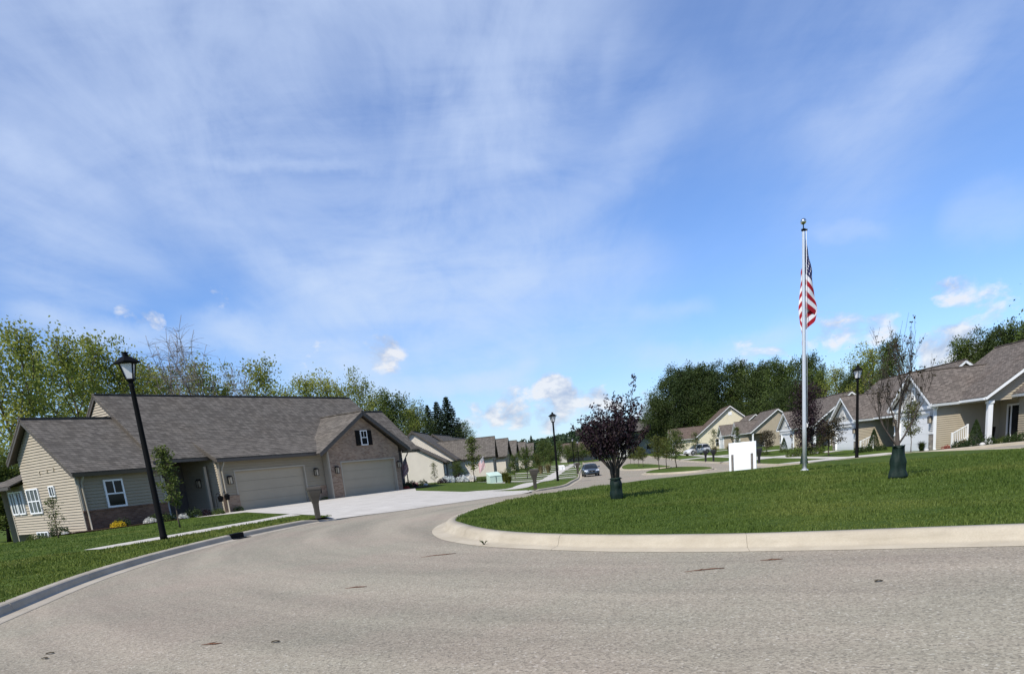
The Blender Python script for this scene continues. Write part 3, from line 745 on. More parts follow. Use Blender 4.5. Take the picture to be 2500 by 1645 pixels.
# ---- a garage-forward row house of the left side (seen from its near end)
VFR = 6.0
def row_house(name, label, P, ang, z, wing=True, sgl='taupeboard', near='cream', group=None, flagw=True, ln=13.0):
    h = House(name, label, P, ang, +1, z, group)
    g0 = -.7
    vmain = lambda zz: 1.4-(zz-2.65)*(5.6)/(4.2)
    if wing:
        h.roof_u(-.4, 4.6, -5.7, 6.0, .45, 2.5, -11.5, 2.5, raked=(1, 0))
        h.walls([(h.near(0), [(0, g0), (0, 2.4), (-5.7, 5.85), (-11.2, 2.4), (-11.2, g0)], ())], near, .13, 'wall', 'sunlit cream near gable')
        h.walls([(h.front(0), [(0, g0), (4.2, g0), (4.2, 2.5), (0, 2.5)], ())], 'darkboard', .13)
        u0 = 4.0
        h.window(h.front(0), .9, 1.7, .9, 2.1, (), (1.5,))
    else: u0 = 0.0
    h.roof_u(u0-.4, u0+ln, -4.2, 6.85, 1.4, 2.65, -9.8, 2.65, raked=(1, 1))
    h.walls([(h.near(u0), [(1.3, 2.45), (1.3, 2.6), (-4.2, 6.7), (-9.4, 2.7), (-9.4, 2.45)], ()),
             (h.far(u0+ln-.4), [(.6, g0), (.9, 2.9), (-4.2, 6.7), (-9.4, 2.7), (-9.4, g0)], ())], near, .13)
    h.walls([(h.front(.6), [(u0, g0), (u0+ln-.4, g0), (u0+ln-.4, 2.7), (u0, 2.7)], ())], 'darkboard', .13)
    ga, gb = u0+4.2, u0+10.4; gm_ = (ga+gb)/2; vf = VFR; h.walls([(h.near(u0), [(-9.3, g0), (.6, g0), (.6, 2.5), (-9.3, 2.5)], ())], near)
    h.roof_v(gm_, 5.35, ga-.4, gb+.4, 2.55, vf+.4, lambda zz: vmain(zz)-.1)
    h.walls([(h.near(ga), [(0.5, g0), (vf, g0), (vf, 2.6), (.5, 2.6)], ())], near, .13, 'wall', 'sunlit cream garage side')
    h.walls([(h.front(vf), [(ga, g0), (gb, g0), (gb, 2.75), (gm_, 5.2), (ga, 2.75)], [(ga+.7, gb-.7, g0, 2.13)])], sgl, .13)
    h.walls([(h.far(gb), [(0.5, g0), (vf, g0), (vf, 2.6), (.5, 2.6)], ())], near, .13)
    h.garage_door(h.front(vf), ga+.7, gb-.7, -.3, 2.13)
    h.window(h.front(vf), gm_-.3, gm_+.3, 3.2, 4.1, (), (3.65,), .06)
    h.spout(ga+.1, vf-.1, g0+.4, 2.5, 'white', -1, 0)
    return h
HB = row_house('row_house', 'cream gabled house with a low wing next to the tan duplex', (-6.6, 100.0), 4, -.62, True)
rows = [((-4.6, 117.0), 8, -.72, 'taupe garage gable house just beyond the cream gabled house', False),
        ((-2.7, 134.0), 8, -.8, 'grey roofed row house, third house of the left row from the duplex', False),
        ((-.3, 152.0), 8, -.85, 'small distant row house with dark roof, fourth in the left row', False),
        ((2.4, 171.0), 8, -.85, 'farthest dark roofed row house at the end of the left row', False)]
for P, ang, z, lab, w in rows:
    row_house('row_house', lab, P, ang, z, w, ln=12.5)

# ---- the houses on the right: garage gable towards the street, porch beside it
def gable_house(name, label, P, ang, z, group=None, full=True, porch=True, wing=False, lx=0.0, rmat='shingle_br', wallm='tan_r', un=0.0, zr=6.35, ln=14.0):
    h = House(name, label, P, ang, -1, z, group)
    g0 = -.8; ga, gb, vf = 3.0+lx, 9.2+lx, 1.9; gm_ = (ga+gb)/2; L_ = ln
    ve, ze = .55, 2.72; vr = -4.2
    vmain = lambda zz: ve-(zz-ze)*(ve-vr)/(zr-ze)
    h.roof_u(un-.45, L_, vr, zr, ve, ze, -9.2, ze, mat=rmat, fmat='white', raked=(1, 1), gut=False)
    gu = MB(); F = h.front(ve); F.box(gu, un-.4, ga-.4, ze-.15, ze-.01, -.02, .11); gu.build('gutter', 'white', h.root); gu = MB(); L_ > gb+1 and (F.box(gu, gb+.4, L_, ze-.15, ze-.01, -.02, .11), gu.build('gutter', 'white', h.root))
    h.roof_v(gm_, 4.85, ga-.4, gb+.4, 2.68, vf+.42, lambda zz: vmain(zz)-.08, mat=rmat, fmat='white')
    # near gable triangle above the porch
    h.walls([(h.near(un), [(.3, 2.62), (.1, 2.95), (vr, zr-.15), (-8.8, 2.7), (-8.8, 2.45), (.3, 2.45)], ())], wallm, .13, 'wall', 'beige gable siding above the porch')
    h.walls([(h.near(un), [(-2.0, g0), (-2.0, 2.6), (-8.8, 2.6), (-8.8, g0)], ()), (h.far(L_-.4), [(.2, g0), (.2, 2.7), (vr, zr-.15), (-8.8, 2.7), (-8.8, g0)], ())], wallm, .13)
    h.walls([(h.front(-2.0), [(un, g0), (ga, g0), (ga, 2.7), (un, 2.7)], ())]+([(h.front(.2), [(gb, g0), (L_-.4, g0), (L_-.4, 2.75), (gb, 2.75)], ())] if L_ > gb+1 else [(h.back(.0), [(L_-.4, g0), (gb, g0), (gb, 2.7), (L_-.4, 2.7)], ())]), wallm, .13)
    h.walls([(h.near(ga), [(-2.0, g0), (vf, g0), (vf, 2.66), (-2.0, 2.66)], ()), (h.far(gb), [(.2, g0), (vf, g0), (vf, 2.66), (.2, 2.66)], ())], wallm, .13, 'wall', 'beige siding of the garage side')
    FV = h.front(vf); d0, d1 = ga+.72, gb-.72
    h.walls([(FV, [(ga, .85), (gb, .85), (gb, 2.5), (ga, 2.5)], [(d0, d1, .85, 2.15)])], 'greyboard', .13)
    h.walls([(FV, [(ga+.02, 2.5), (gb-.02, 2.5), (gb-.02, 2.75), (gm_, 4.72), (ga+.02, 2.75)], ())], 'greyboard', 0, 'gable_board')
    for k in range(1, 15):
        bt = MB()
        u = ga+k*(gb-ga)/15; zt = 2.75+(4.72-2.75)*(1-abs(u-gm_)/(gm_-ga))-.1
        FV.box(bt, u-.025, u+.025, 2.62, max(zt, 2.65), 0, .018); bt.build('batten', 'greyboard', h.root)
    h.walls([(h.front(vf+.05), [(ga-.03, g0), (d0-.1, g0), (d0-.1, .85), (ga-.03, .85)], ()), (h.front(vf+.05), [(d1+.1, g0), (gb+.03, g0), (gb+.03, .85), (d1+.1, .85)], ())], 'stone', 0, 'stone_pier')
    h.garage_door(FV, d0, d1, -.4, 2.15, 'white', .1, 4, 4, 'white')
    t = MB(); FV.box(t, ga-.02, gb+.02, 2.42, 2.64, .0, .06); FV.box(t, ga-.02, d0-.09, .85, .92, .0, .08); FV.box(t, d1+.09, gb+.02, .85, .92, 0, .08)
    FV.box(t, ga-.03, ga+.09, .92, 2.42, 0, .04); FV.box(t, gb-.09, gb+.03, .92, 2.42, 0, .04)
    h.near(ga).box(t, vf-.13, vf+.03, g0, 2.6, 0, .035); h.far(gb).box(t, vf-.13, vf+.03, g0, 2.6, 0, .035)
    h.near(ga).box(t, -2.0, vf-.14, 2.5, 2.64, 0, .03)
    for sg, u in ((1, ga-.35), (-1, gb+.35)): FV.box(t, min(u, u+sg*.5), max(u, u+sg*.5), 2.46, 2.60, .06, .40)
    t.build('trim', 'white', h.root)
    h.window(FV, gm_-.2, gm_+.2, 3.05, 3.85, (), (3.45,), .08)
    if full:
        h.lantern(FV, (ga+d0-.1)/2, 1.75); h.lantern(FV, (gb+d1+.1)/2, 1.75)
        h.spout(ga+.12, vf-.1, g0+.6, 2.58, 'white', -1, 0)
    if porch:
        h.post(un-.02, .1, -.05, 2.5, .26, 'white', .22)
        mb = MB(); F = h.front(.2); F.box(mb, un-.2, ga-.02, -.5, -.02, -2.15, .05); F.box(mb, .1, 1.5, -.6, -.2, .05, .4); mb.build('porch_step', 'walk', h.root)
        F = h.front(-2.0); d = MB(); F.box(d, .55, 1.5, .0, 2.1, .005, .05); do = d.build('front_door', 'dark', h.root)
        f = MB(); F.box(f, .43, .55, 0, 2.2, .005, .08); F.box(f, 1.5, 1.62, 0, 2.2, .005, .08); F.box(f, .55, 1.5, 2.1, 2.2, .005, .08); F.box(f, 1.95, 2.05, 0, 2.2, .005, .08); F.box(f, 1.62, 1.95, 2.1, 2.2, .005, .08); f.build('frame', 'white', do)
        f = MB(); F.box(f, .7, 1.35, .25, 1.95, .05, .056); F.box(f, 1.66, 1.93, .2, 2.05, .005, .03); f.build('pane', 'glass', do)
    if wing:
        h.roof_u(-8.5, -.02, vr, 5.15, -1.15, 2.72, -8.8, 2.3, mat=rmat, fmat='white', raked=(1, 0))
        h.walls([(h.front(-1.55), [(-8, g0), (-.02, g0), (-.02, 2.7), (-8, 2.7)], ())], wallm, .13)
        h.walls([(h.near(-8), [(-1.55, g0), (-1.55, 2.7), (vr, 5), (-8, 2.5), (-8, g0)], ())], wallm, .13)
        h.window(h.front(-1.55), -2.6, -1.5, .5, 2.1, (), (1.35,))
    return h
def on(x, y): return lz(x, y)
RH1 = gable_house('gabled_house', 'nearest beige house at the right edge with white porch column and open dark doorway', (29.7, 45.2), 7, -.68, wing=True, zr=5.98, ln=8.3)
RH2 = gable_house('gabled_house', 'second beige house from the right, its white garage half hidden behind the bare sapling', (34.1, 64.6), 6, -1.06, un=-2.6)
RH3 = gable_house('gabled_house', 'beige house with white gable trim seen between the flag pole and right lamp post', (40.6, 95.5), 6, -1.15)
RH4 = gable_house('gabled_house', 'small distant beige house with white double garage left of the flag pole', (47.0, 137), 8, -1.05)
RH5 = gable_house('gabled_house', 'farthest beige garage gable beside the pale yellow house', (51.0, 160), 8, -1.0, full=False)

# pale yellow house with a reddish roof at the end of the right side
def yellow_house():
    h = House('yellow_house', 'pale yellow gabled house with red brown roof below the dark trees', (47.0, 172.0), 9, -1, -1.0)
    h.roof_u(-.6, 14, -6.6, 9.0, 1.0, 3.0, -14.0, 3.0, mat='shingle_rd', fmat='white')
    h.walls([(h.near(0), [(0.5, -1), (.5, 3.1), (-6.6, 8.7), (-13.6, 3.1), (-13.6, -1)], ())], 'yellowcream', .2)
    h.walls([(h.front(.3), [(0, -1), (13, -1), (13, 3.1), (0, 3.1)], ())], 'yellowcream', .2)
    v = MB(); h.near(0).box(v, -7.0, -6.2, 7.0, 7.7, 0, .06); v.build('vent', 'white', h.root)
    for g0, g1 in ((3.5, 9.5), (13.5, 19.0)):
        gm_ = (g0+g1)/2
        h.roof_v(gm_, 5.4, g0-.5, g1+.5, 2.8, 6.0, lambda z: .5-(z-3)*1.2, mat='shingle_rd', fmat='white')
        h.walls([(h.front(5.5), [(g0, -1), (g1, -1), (g1, 2.8), (gm_, 5.2), (g0, 2.8)], ()), (h.near(g0), [(0, -1), (5.5, -1), (5.5, 2.8), (0, 2.8)], ())], 'yellowcream', .2)
        h.garage_door(h.front(5.55), g0+.8, g1-.8, -.3, 2.1, 'white', 0, 4, 4, 'white')
    h.window(h.near(0), -4.5, -3.3, .6, 2.2, (), (1.4,)); h.window(h.near(0), -10.5, -9.3, .6, 2.2, (), (1.4,))
yellow_house()
def grey_block():
    h = House('apartment_house', 'grey apartment house with white balcony railings, partly behind the purple tree', (40.0, 236.0), 60, -1, -1.0)
    h.roof_u(-8, 16, -6, 9.6, 1, 6.6, -13, 6.6, mat='shingle', fmat='white')
    h.walls([(h.front(0), [(-7.5, -1), (15.5, -1), (15.5, 6.6), (-7.5, 6.6)], ()), (h.near(-7.5), [(0, -1), (0, 6.6), (-6, 9.4), (-12, 6.6), (-12, -1)], ())], 'greyboard', .25)
    for u in (-5, 0, 5, 10):
        h.window(h.front(0), u, u+2.2, 4.2, 6.0, (u+1.1,), ()); h.window(h.front(0), u, u+2.2, 1.0, 2.8, (u+1.1,), ())
    for u in (-5.4, 4.6):
        b = MB(); F = h.front(0); F.box(b, u, u+3.2, 3.4, 3.6, 0, 1.6); F.box(b, u, u+3.2, 4.5, 4.6, 1.5, 1.6)
        for k in range(12): F.box(b, u+k*.28, u+k*.28+.06, 3.6, 4.5, 1.53, 1.58)
        F.box(b, u, u+.2, -1, 6.5, 1.4, 1.6); F.box(b, u+3, u+3.2, -1, 6.5, 1.4, 1.6)
        b.build('balcony', 'white', h.root)
grey_block()
def street_end_house():
    h = House('small_house', 'low brown roofed house across the far end of the street', (26.5, 232.0), 80, -1, -1.15)
    h.roof_u(-7, 7, -4, 5.4, .6, 2.7, -8.6, 2.7, mat='shingle_rd', fmat='white')
    h.walls([(h.near(-6.5), [(0, -.8), (0, 2.7), (-4, 5.2), (-8, 2.7), (-8, -.8)], ()), (h.front(0), [(-6.5, -.8), (6.5, -.8), (6.5, 2.8), (-6.5, 2.8)], ())], 'cream', .2)
    h.window(h.front(0), -3.5, -2.3, .6, 2.1, (), (1.4,)); h.garage_door(h.front(.05), 1, 5.5, -.4, 2.1, 'white', 0, 4, 4, 'white')
street_end_house()

# drives of the row houses and of the houses on the right
def wp(h, u, v):
    c, s_ = cos(h.root.rotation_euler.z), sin(h.root.rotation_euler.z); y = h.m*v
    return (h.root.location.x+u*c-y*s_, h.root.location.y+u*s_+y*c)
for P, a0, a1 in (((-6.6, 100.0), 4, 8.9)+(0,),)[:0]: pass
def drive(h, ua, ub, vf, reach, hh=.016):
    p = [wp(h, ua, vf), wp(h, ub, vf), wp(h, ub+.4, vf+reach), wp(h, ua-.4, vf+reach)]
    sheet('driveway', p, lambda x, y: lz(x, y)+hh, 'walk')
# ------------------------------------------------------------------ vegetation
rng = np.random.default_rng(11)
def quads_mesh(name, c, size, mat, aspect=.6, up=.0, flat=None):
    """c: Nx3 leaf centres; every leaf a small folded rhomb of its own"""
    c = np.asarray(c, float); n = len(c)
    d = rng.normal(size=(n, 3)); d[:, 2] += up; d /= np.linalg.norm(d, axis=1)[:, None]
    e = rng.normal(size=(n, 3)); e -= (e*d).sum(1)[:, None]*d; e /= np.linalg.norm(e, axis=1)[:, None]
    s = (size if np.ndim(size) else np.full(n, size))*rng.uniform(.65, 1.35, n)
    a = d*s[:, None]*.5; b = e*s[:, None]*.5*aspect
    v = np.stack([c-a, c+b, c+a, c-b], 1).reshape(-1, 3)
    me = bpy.data.meshes.new(name); me.vertices.add(4*n); me.vertices.foreach_set('co', v.ravel())
    me.loops.add(4*n); me.loops.foreach_set('vertex_index', np.arange(4*n))
    me.polygons.add(n); me.polygons.foreach_set('loop_start', np.arange(n)*4); me.polygons.foreach_set('loop_total', np.full(n, 4))
    me.materials.append(M[mat]); me.update(calc_edges=True); return me
def skeleton(seed, H, cb, rad, nl, shape='oval', up=.9, wob=.06, r0=None, sub=4, trunk_top=.9, tw=1.0):
    R = random.Random(seed); mb = MB(); tips = []
    r0 = r0 or H*.016
    n = 8; tp = []; x = y = 0
    for i in range(n+1):
        t = i/n; tp.append(Vector((x, y, H*trunk_top*t))); x += R.gauss(0, wob)*H/n; y += R.gauss(0, wob)*H/n
    mb.tube(tp, [max(r0*(1.25 if i == 0 else 1)*(1-.9*i/n), r0*.08) for i in range(n+1)], 7)
    def at(t):
        f = t*n; i = min(int(f), n-1); return tp[i].lerp(tp[i+1], f-i)
    az = R.random()*6.28
    for k in range(nl):
        t = cb/H+(1-cb/H)*(k+.3)/nl*.98; t = min(t, .97)/trunk_top if trunk_top < 1 else t; t = min(t, .99)
        p = at(t); az += 2.4+R.gauss(0, .4)
        f = (p.z/H-cb/H)/max(1e-3, 1-cb/H)
        pr = {'oval': sin(pi*(.18+.8*f))**.7, 'cone': (1-f)**.9+.06, 'vase': .35+.9*f, 'dome': sqrt(max(.02, 1-f*f)), 'flat': .75+.3*sin(pi*f)}[shape]
        ln = rad*pr*R.uniform(.8, 1.18); el = up*(.35+.85*f)
        q = p; pts = [p]; dirx = Vector((cos(az), sin(az), tan(min(el, 1.25)))).normalized(); m = 5
        for i in range(m):
            q = q+dirx*ln/m*(1.0 if el < .8 else 1.0/max(.5, cos(min(el, 1.05)))*.75)+Vector((R.gauss(0, .05), R.gauss(0, .05), R.gauss(0, .04)))*ln
            dirx = (dirx+Vector((0, 0, .10*up))).normalized(); pts.append(q.copy())
        rb = r0*.42*(1-.6*f); mb.tube(pts, [max(rb*(1-.85*i/m), .006*tw) for i in range(m+1)], 5)
        for i in range(1, m+1):
            tips.append((pts[i], ln*(.20+.13*(i < m)), i/m))
            if i < m:
                for _ in range(sub if i > 1 else sub//2):
                    d = Vector((R.gauss(0, 1), R.gauss(0, 1), R.gauss(.35, .6))).normalized()*ln*R.uniform(.16, .42)
                    e = pts[i]+d; mb.tube([pts[i], pts[i]+d*.5+Vector((0, 0, .02*ln)), e], [max(rb*.35, .005*tw), max(rb*.2, .004*tw), .003*tw], 3, cap=False)
                    tips.append((e, ln*.19, .8))
    tips.append((tp[-1], rad*.25, 1)); tips.append((tp[-2], rad*.25, 1))
    return mb, tips
def leaf_pts(tips, n, flat=.8, minr=.12):
    w = np.array([max(t[1], minr)**1.5*(.4+t[2]) for t in tips]); w /= w.sum()
    cnt = rng.multinomial(n, w); out = []
    for (p, r, f), k in zip(tips, cnt):
        g = rng.normal(size=(k, 3))*max(r, minr)*.62; g[:, 2] *= flat; out.append(g+np.array(p))
    return np.concatenate(out)
def tree_proto(key, seed, H, cb, rad, nl, shape, leaf, nleaf, lsize, bark='bark', up=.9, **k):
    mb, tips = skeleton(seed, H, cb, rad, nl, shape, up, **k)
    me = None
    if nleaf: me = quads_mesh('crown', leaf_pts(tips, nleaf), lsize, leaf)
    tm = bpy.data.meshes.new('trunk'); tm.from_pydata(mb.v, [], mb.f); tm.materials.append(M[bark]); tm.polygons.foreach_set('use_smooth', [True]*len(mb.f)); tm.update()
    if me: zz = np.empty(len(me.vertices)*3); me.vertices.foreach_get('co', zz); H = float(np.percentile(zz[2::3], 99.3))
    else: H = max(v[2] for v in mb.v)
    PROTO[key] = (tm, me, H)
PROTO = {}
def plant(key, name, label, cat, x, y, h=None, rot=None, group=None, wide=1.0, z=None):
    tm, cm, H = PROTO[key]; s = (h/H) if h else 1.0
    t = thing(name, label, cat, (x, y, (lz(x, y) if z is None else z)-.02), rot if rot is not None else random.random()*6.28, group, (s*wide, s*wide, s))
    link('trunk', tm, t)
    if cm: link('crown', cm, t)
    return t
# big trees: sparse spring-green wood on the left, dense dark wood on the right
for i in range(3): tree_proto('wood%d' % i, 20+i, 11, 3.2-.4*i, 2.7, 15, 'oval', 'leaf_wood', 4700, .185, up=1.3, sub=4, wob=.05, r0=.14)
for i in range(2): tree_proto('woodd%d' % i, 30+i, 11, 2.2, 3.3, 16, 'oval', 'leaf_woodd', 6000, .21, up=1.05, r0=.16)
for i in range(3): tree_proto('dense%d' % i, 40+i, 15, 2.6, 6.0, 20, 'dome', 'leaf_dense', 21000, .30, 'bark_dk', up=.75, r0=.26)
tree_proto('densem', 47, 14, 2.0, 5.2, 20, 'oval', 'leaf_mid', 15000, .30, 'bark_dk', up=.9, r0=.22)
tree_proto('bare0', 50, 10, 1.6, 2.7, 36, 'vase', None, 0, 0, 'bark_grey', up=1.45, sub=8, r0=.10, tw=1.9)
tree_proto('bare1', 51, 10, 2.0, 2.2, 30, 'vase', None, 0, 0, 'bark_grey', up=1.5, sub=8, r0=.09, tw=1.9)
for i in range(2): tree_proto('street%d' % i, 60+i, 4.2, 1.35, 1.15, 15, 'oval', 'leaf_olive', 3000, .12, up=.8, r0=.05)
tree_proto('streetd', 64, 4.6, 1.1, 1.35, 16, 'oval', 'leaf_mid', 3600, .14, up=.9, r0=.06)
tree_proto('narrow', 65, 3.4, .95, .45, 20, 'oval', 'leaf_lite', 1500, .10, up=1.1, r0=.028)
tree_proto('sparse', 66, 2.0, .45, .55, 13, 'oval', 'leaf_mid', 520, .08, up=1.2, r0=.028)
tree_proto('maple', 67, 3.4, 1.0, 1.35, 15, 'flat', 'leaf_redgreen', 3200, .13, up=.5, r0=.06)
tree_proto('purple', 68, 5.0, .9, 1.75, 22, 'oval', 'leaf_purple', 6500, .13, 'bark_dk', up=1.15, r0=.08)

def conifer(key, seed, H, R0):
    R = random.Random(seed); mb = MB(); mb.tube([(0, 0, 0), (0, 0, H*.5), (0, 0, H)], [.17, .09, .015], 7); pts = []
    z = .8
    while z < H-.15:
        f = (z-.8)/(H-.8); rr = R0*(1-f)**.85+.10; n = 7 if f < .8 else 5; a0 = R.random()*6.28
        for k in range(n):
            a = a0+k*2*pi/n+R.gauss(0, .15); l = rr*R.uniform(.72, 1.12); dz = -.24*l+.1*l*f
            mb.tube([(0, 0, z), (cos(a)*l*.6, sin(a)*l*.6, z+dz*.8), (cos(a)*l, sin(a)*l, z+dz*.72)], [.03*(1-f)+.008, .015, .004], 3)
            m = int(34+100*(1-f))
            t = rng.uniform(.12, 1.0, m); px = np.stack([cos(a)*l*t, sin(a)*l*t, z+dz*np.minimum(1, t*1.3)], 1)
            sp = .20*l*(1.1-t)+.05; px[:, 0] += rng.normal(size=m)*sp*abs(sin(a))+rng.normal(size=m)*.04; px[:, 1] += rng.normal(size=m)*sp*abs(cos(a))+rng.normal(size=m)*.04; px[:, 2] -= np.abs(rng.normal(size=m))*.10
            pts.append(px)
        z += .30+.16*(1-f)
    cm = quads_mesh('crown', np.concatenate(pts), .27, 'leaf_fir', .42)
    tm = bpy.data.meshes.new('trunk'); tm.from_pydata(mb.v, [], mb.f); tm.materials.append(M['bark_dk']); tm.update(); PROTO[key] = (tm, cm, H)
conifer('fir0', 70, 12, 4.0); conifer('fir1', 71, 12, 4.6)

def bush_mesh(key, seed, rx, rz, n, leaf, size, cone=False, dome=True):
    """shrub: leaves crowd the outside of an uneven dome or cone"""
    u = rng.uniform(0, 2*pi, n); t = rng.uniform(0, 1, n)**.8
    if cone: z = t*rz*2; r = rx*(1-t)**.75*(1-np.abs(rng.normal(size=n))*.13); p = np.stack([r*np.cos(u), r*np.sin(u), z], 1)
    else:
        ph = np.arccos(1-t*1.05); lump = 1+.20*np.sin(u*3+seed)+.14*np.sin(u*5+ph*4+seed*2)
        k = (1-np.abs(rng.normal(size=n))*.16)*lump; p = np.stack([rx*np.sin(ph)*np.cos(u)*k, rx*np.sin(ph)*np.sin(u)*k, rz*np.maximum(np.cos(ph), 0)*2*.5*k*1.0+.02], 1)
    PROTO[key] = (None, quads_mesh('foliage', p, size, leaf), 1)
bush_mesh('bush', 1, .5, .5, 1100, 'leaf_shrub', .075); bush_mesh('bush2', 2, .55, .42, 1100, 'leaf_mid', .07)
bush_mesh('cone', 3, .55, .85, 2400, 'leaf_shrub', .08, True); bush_mesh('mumy', 4, .38, .34, 1000, 'petal_y', .05); bush_mesh('mumw', 5, .36, .34, 1000, 'petal_w', .05)
bush_mesh('hyd', 6, .55, .5, 1700, 'petal_w', .11); bush_mesh('red', 7, .4, .35, 700, 'petal_r', .07); bush_mesh('purpleb', 8, .6, .6, 1300, 'leaf_purple', .09)
def grass_clump(key, n, h, leaf):
    mb = MB(); R = random.Random(5)
    for i in range(n):
        a = R.random()*6.28; r = R.random()*.16; ln = h*R.uniform(.6, 1.1); o = R.uniform(.1, .5)*h
        x, y = r*cos(a), r*sin(a); w = .014
        p = [(x, y, 0), (x+cos(a)*o*.35, y+sin(a)*o*.35, ln*.6), (x+cos(a)*o, y+sin(a)*o, ln*(.92 if o < .3*h else .8))]
        q = Vector((-sin(a), cos(a), 0))*w
        mb.add([Vector(p[0])-q, Vector(p[0])+q, Vector(p[1])+q, Vector(p[1])-q, Vector(p[2])], [(0, 1, 2, 3), (3, 2, 4)])
    me = bpy.data.meshes.new('foliage'); me.from_pydata(mb.v, [], mb.f); me.materials.append(M[leaf]); PROTO[key] = (None, me, 1)
grass_clump('gclump', 320, 1.15, 'leaf_straw'); grass_clump('gclumpg', 320, 1.0, 'leaf_olive')
def shrub(key, name, label, cat, x, y, s=1.0, group=None, sz=None, z=None):
    o = link(name, PROTO[key][1], None, label, cat, group, None, (x, y, (lz(x, y) if z is None else z)-.01))
    o.scale = (s, s, sz or s); o.rotation_euler = (0, 0, random.random()*6.28); return o
# ------------------------------------------------------------------ survey helper: bearing of a sight line -> place at a known distance
F_, PX0, PY0 = 1805.6, 1250, 1567
def sight(px, py, Y):
    a = (px-PX0)/F_; b = -(py-PY0)/F_; ct, st, cr, sr = cos(TH), sin(TH), cos(RO), sin(RO)
    x = a*cr+b*sr; y = ct-a*sr*st+b*cr*st; z = -st-a*sr*ct+b*cr*ct
    return x/y*Y, CAMH+z/y*Y
ORD = ['leftmost', 'second', 'third', 'fourth', 'fifth', 'sixth', 'seventh', 'eighth', 'ninth', 'tenth', 'eleventh', 'twelfth', 'thirteenth', 'fourteenth', 'fifteenth', 'sixteenth', 'seventeenth', 'eighteenth', 'nineteenth', 'twentieth']
def nth(i, n): return 'leftmost' if i == 0 else ('rightmost' if i == n-1 else ORD[i]+' from left')
def wood(items, fmt, cat, name, group):
    items = sorted(items); n = len(items)
    for i, (px, top, Y, key, wide) in enumerate(items):
        x, zt = sight(px, top, Y); z0 = lz(x, Y)
        plant(key, name, fmt % nth(i, n), cat, x, Y, (zt-z0)*1.02, None, group, wide)
LEFTW = [(-45, 815, 50, 'wood0', 1), (30, 802, 53, 'wood1', 1), (85, 850, 60, 'wood2', 1), (132, 824, 57, 'wood2', 1), (178, 862, 66, 'wood0', 1), (215, 830, 61, 'wood1', 1),
         (262, 850, 62, 'woodd0', .8), (318, 890, 68, 'woodd1', .9), (362, 888, 70, 'wood0', 1.1), (408, 908, 76, 'woodd1', .9), (468, 888, 76, 'wood2', 1.1), (522, 908, 78, 'woodd0', .8)]
wood(LEFTW, '%s yellow green tree behind the left part of the duplex', 'tree', 'deciduous_tree', 'yellow green trees behind the duplex')
MIDW = [(636, 888, 80, 'woodd1', .85), (690, 948, 104, 'woodd0', .9), (738, 926, 104, 'wood1', 1.2), (788, 918, 108, 'wood0', 1.2), (826, 946, 112, 'woodd1', .8), (862, 914, 114, 'woodd0', .8)]
wood(MIDW, '%s bushy green tree above the right half of the duplex ridge', 'tree', 'deciduous_tree', 'bushy trees above the duplex ridge')
BARE = [(396, 815, 60, 'bare1', 1.25), (442, 793, 58, 'bare0', 1.35), (566, 878, 66, 'bare1', 1.0)]
wood(BARE, '%s bare leafless tree rising above the duplex roof', 'tree', 'bare_tree', 'bare trees above the duplex roof')
FARL = [(905, 968, 138, 'woodd1', 1.0), (945, 962, 134, 'densem', .9), (988, 984, 146, 'woodd0', 1.1), (1012, 998, 152, 'densem', .9)]
wood(FARL, '%s dense green tree between the duplex and the firs', 'tree', 'deciduous_tree', 'dense trees behind the cream house')
FIRS = [(1042, 990, 160, 'fir0', 1.0), (1064, 982, 158, 'fir1', 1.0), (1088, 970, 156, 'fir0', 1.15)]
wood(FIRS, '%s dark fir tree behind the cream gabled house', 'fir tree', 'fir_tree', 'fir trees behind the cream house')
wood([(1124, 1034, 165, 'densem', 1.0), (1296, 1063, 230, 'fir1', .8)], '%s small dark tree peeping over the left row roofs', 'tree', 'small_tree', 'small trees over the left row')
UNDER = [(-30, 1120, 44, 'densem', 1.6), (8, 1090, 46, 'woodd1', 1.3), (28, 1150, 48, 'densem', 1.8)]
wood(UNDER, '%s low dark tree at the left edge behind the sun room', 'tree', 'low_tree', 'low dark trees left of the duplex')
RIGHTW = [(1598, 975, 196, 'dense1', .85), (1638, 905, 200, 'dense0', .95), (1668, 908, 194, 'dense1', .85), (1702, 896, 196, 'dense2', .9), (1744, 894, 192, 'dense0', .9), (1796, 890, 196, 'dense1', .9), (1834, 906, 190, 'densem', 1.1), (1868, 892, 178, 'dense2', .9)]
wood(RIGHTW, '%s big dark tree in the wood behind the yellow house', 'tree', 'dark_tree', 'dark wood behind the yellow house')
RIGHTW2 = [(1718, 985, 170+20, 'densem', 1.4), (1790, 985, 182, 'dense2', 1.0), (1905, 884, 158, 'densem', .95), (1932, 930, 150, 'dense0', .9), (1972, 872, 140, 'dense1', .7), (1996, 905, 132, 'densem', .8), (2038, 900, 126, 'wood2', 1.3), (2066, 918, 124, 'dense0', .8), (2100, 893, 112, 'dense1', .75)]
wood(RIGHTW2, '%s tree behind the middle beige houses, right of the dark wood', 'tree', 'deciduous_tree', 'trees behind the beige houses')
RIGHTW3 = [(2130, 846, 96, 'wood0', 1.5), (2176, 832, 92, 'densem', .55), (2352, 830, 88, 'densem', .8), (2402, 814, 86, 'dense0', .7), (2452, 804, 84, 'dense1', .7), (2500, 786, 82, 'densem', .9)]
wood(RIGHTW3, '%s tree showing above the nearest right roofs', 'tree', 'deciduous_tree', 'trees above the right roofs')
x, zt = sight(2590, 600, 60); plant('dense2', 'tall_tree', 'tall dark tree whose branch tips touch the right edge of the photo', 'tree', x+1.2, 60, zt-lz(x, 60), 1.3, None, .8)

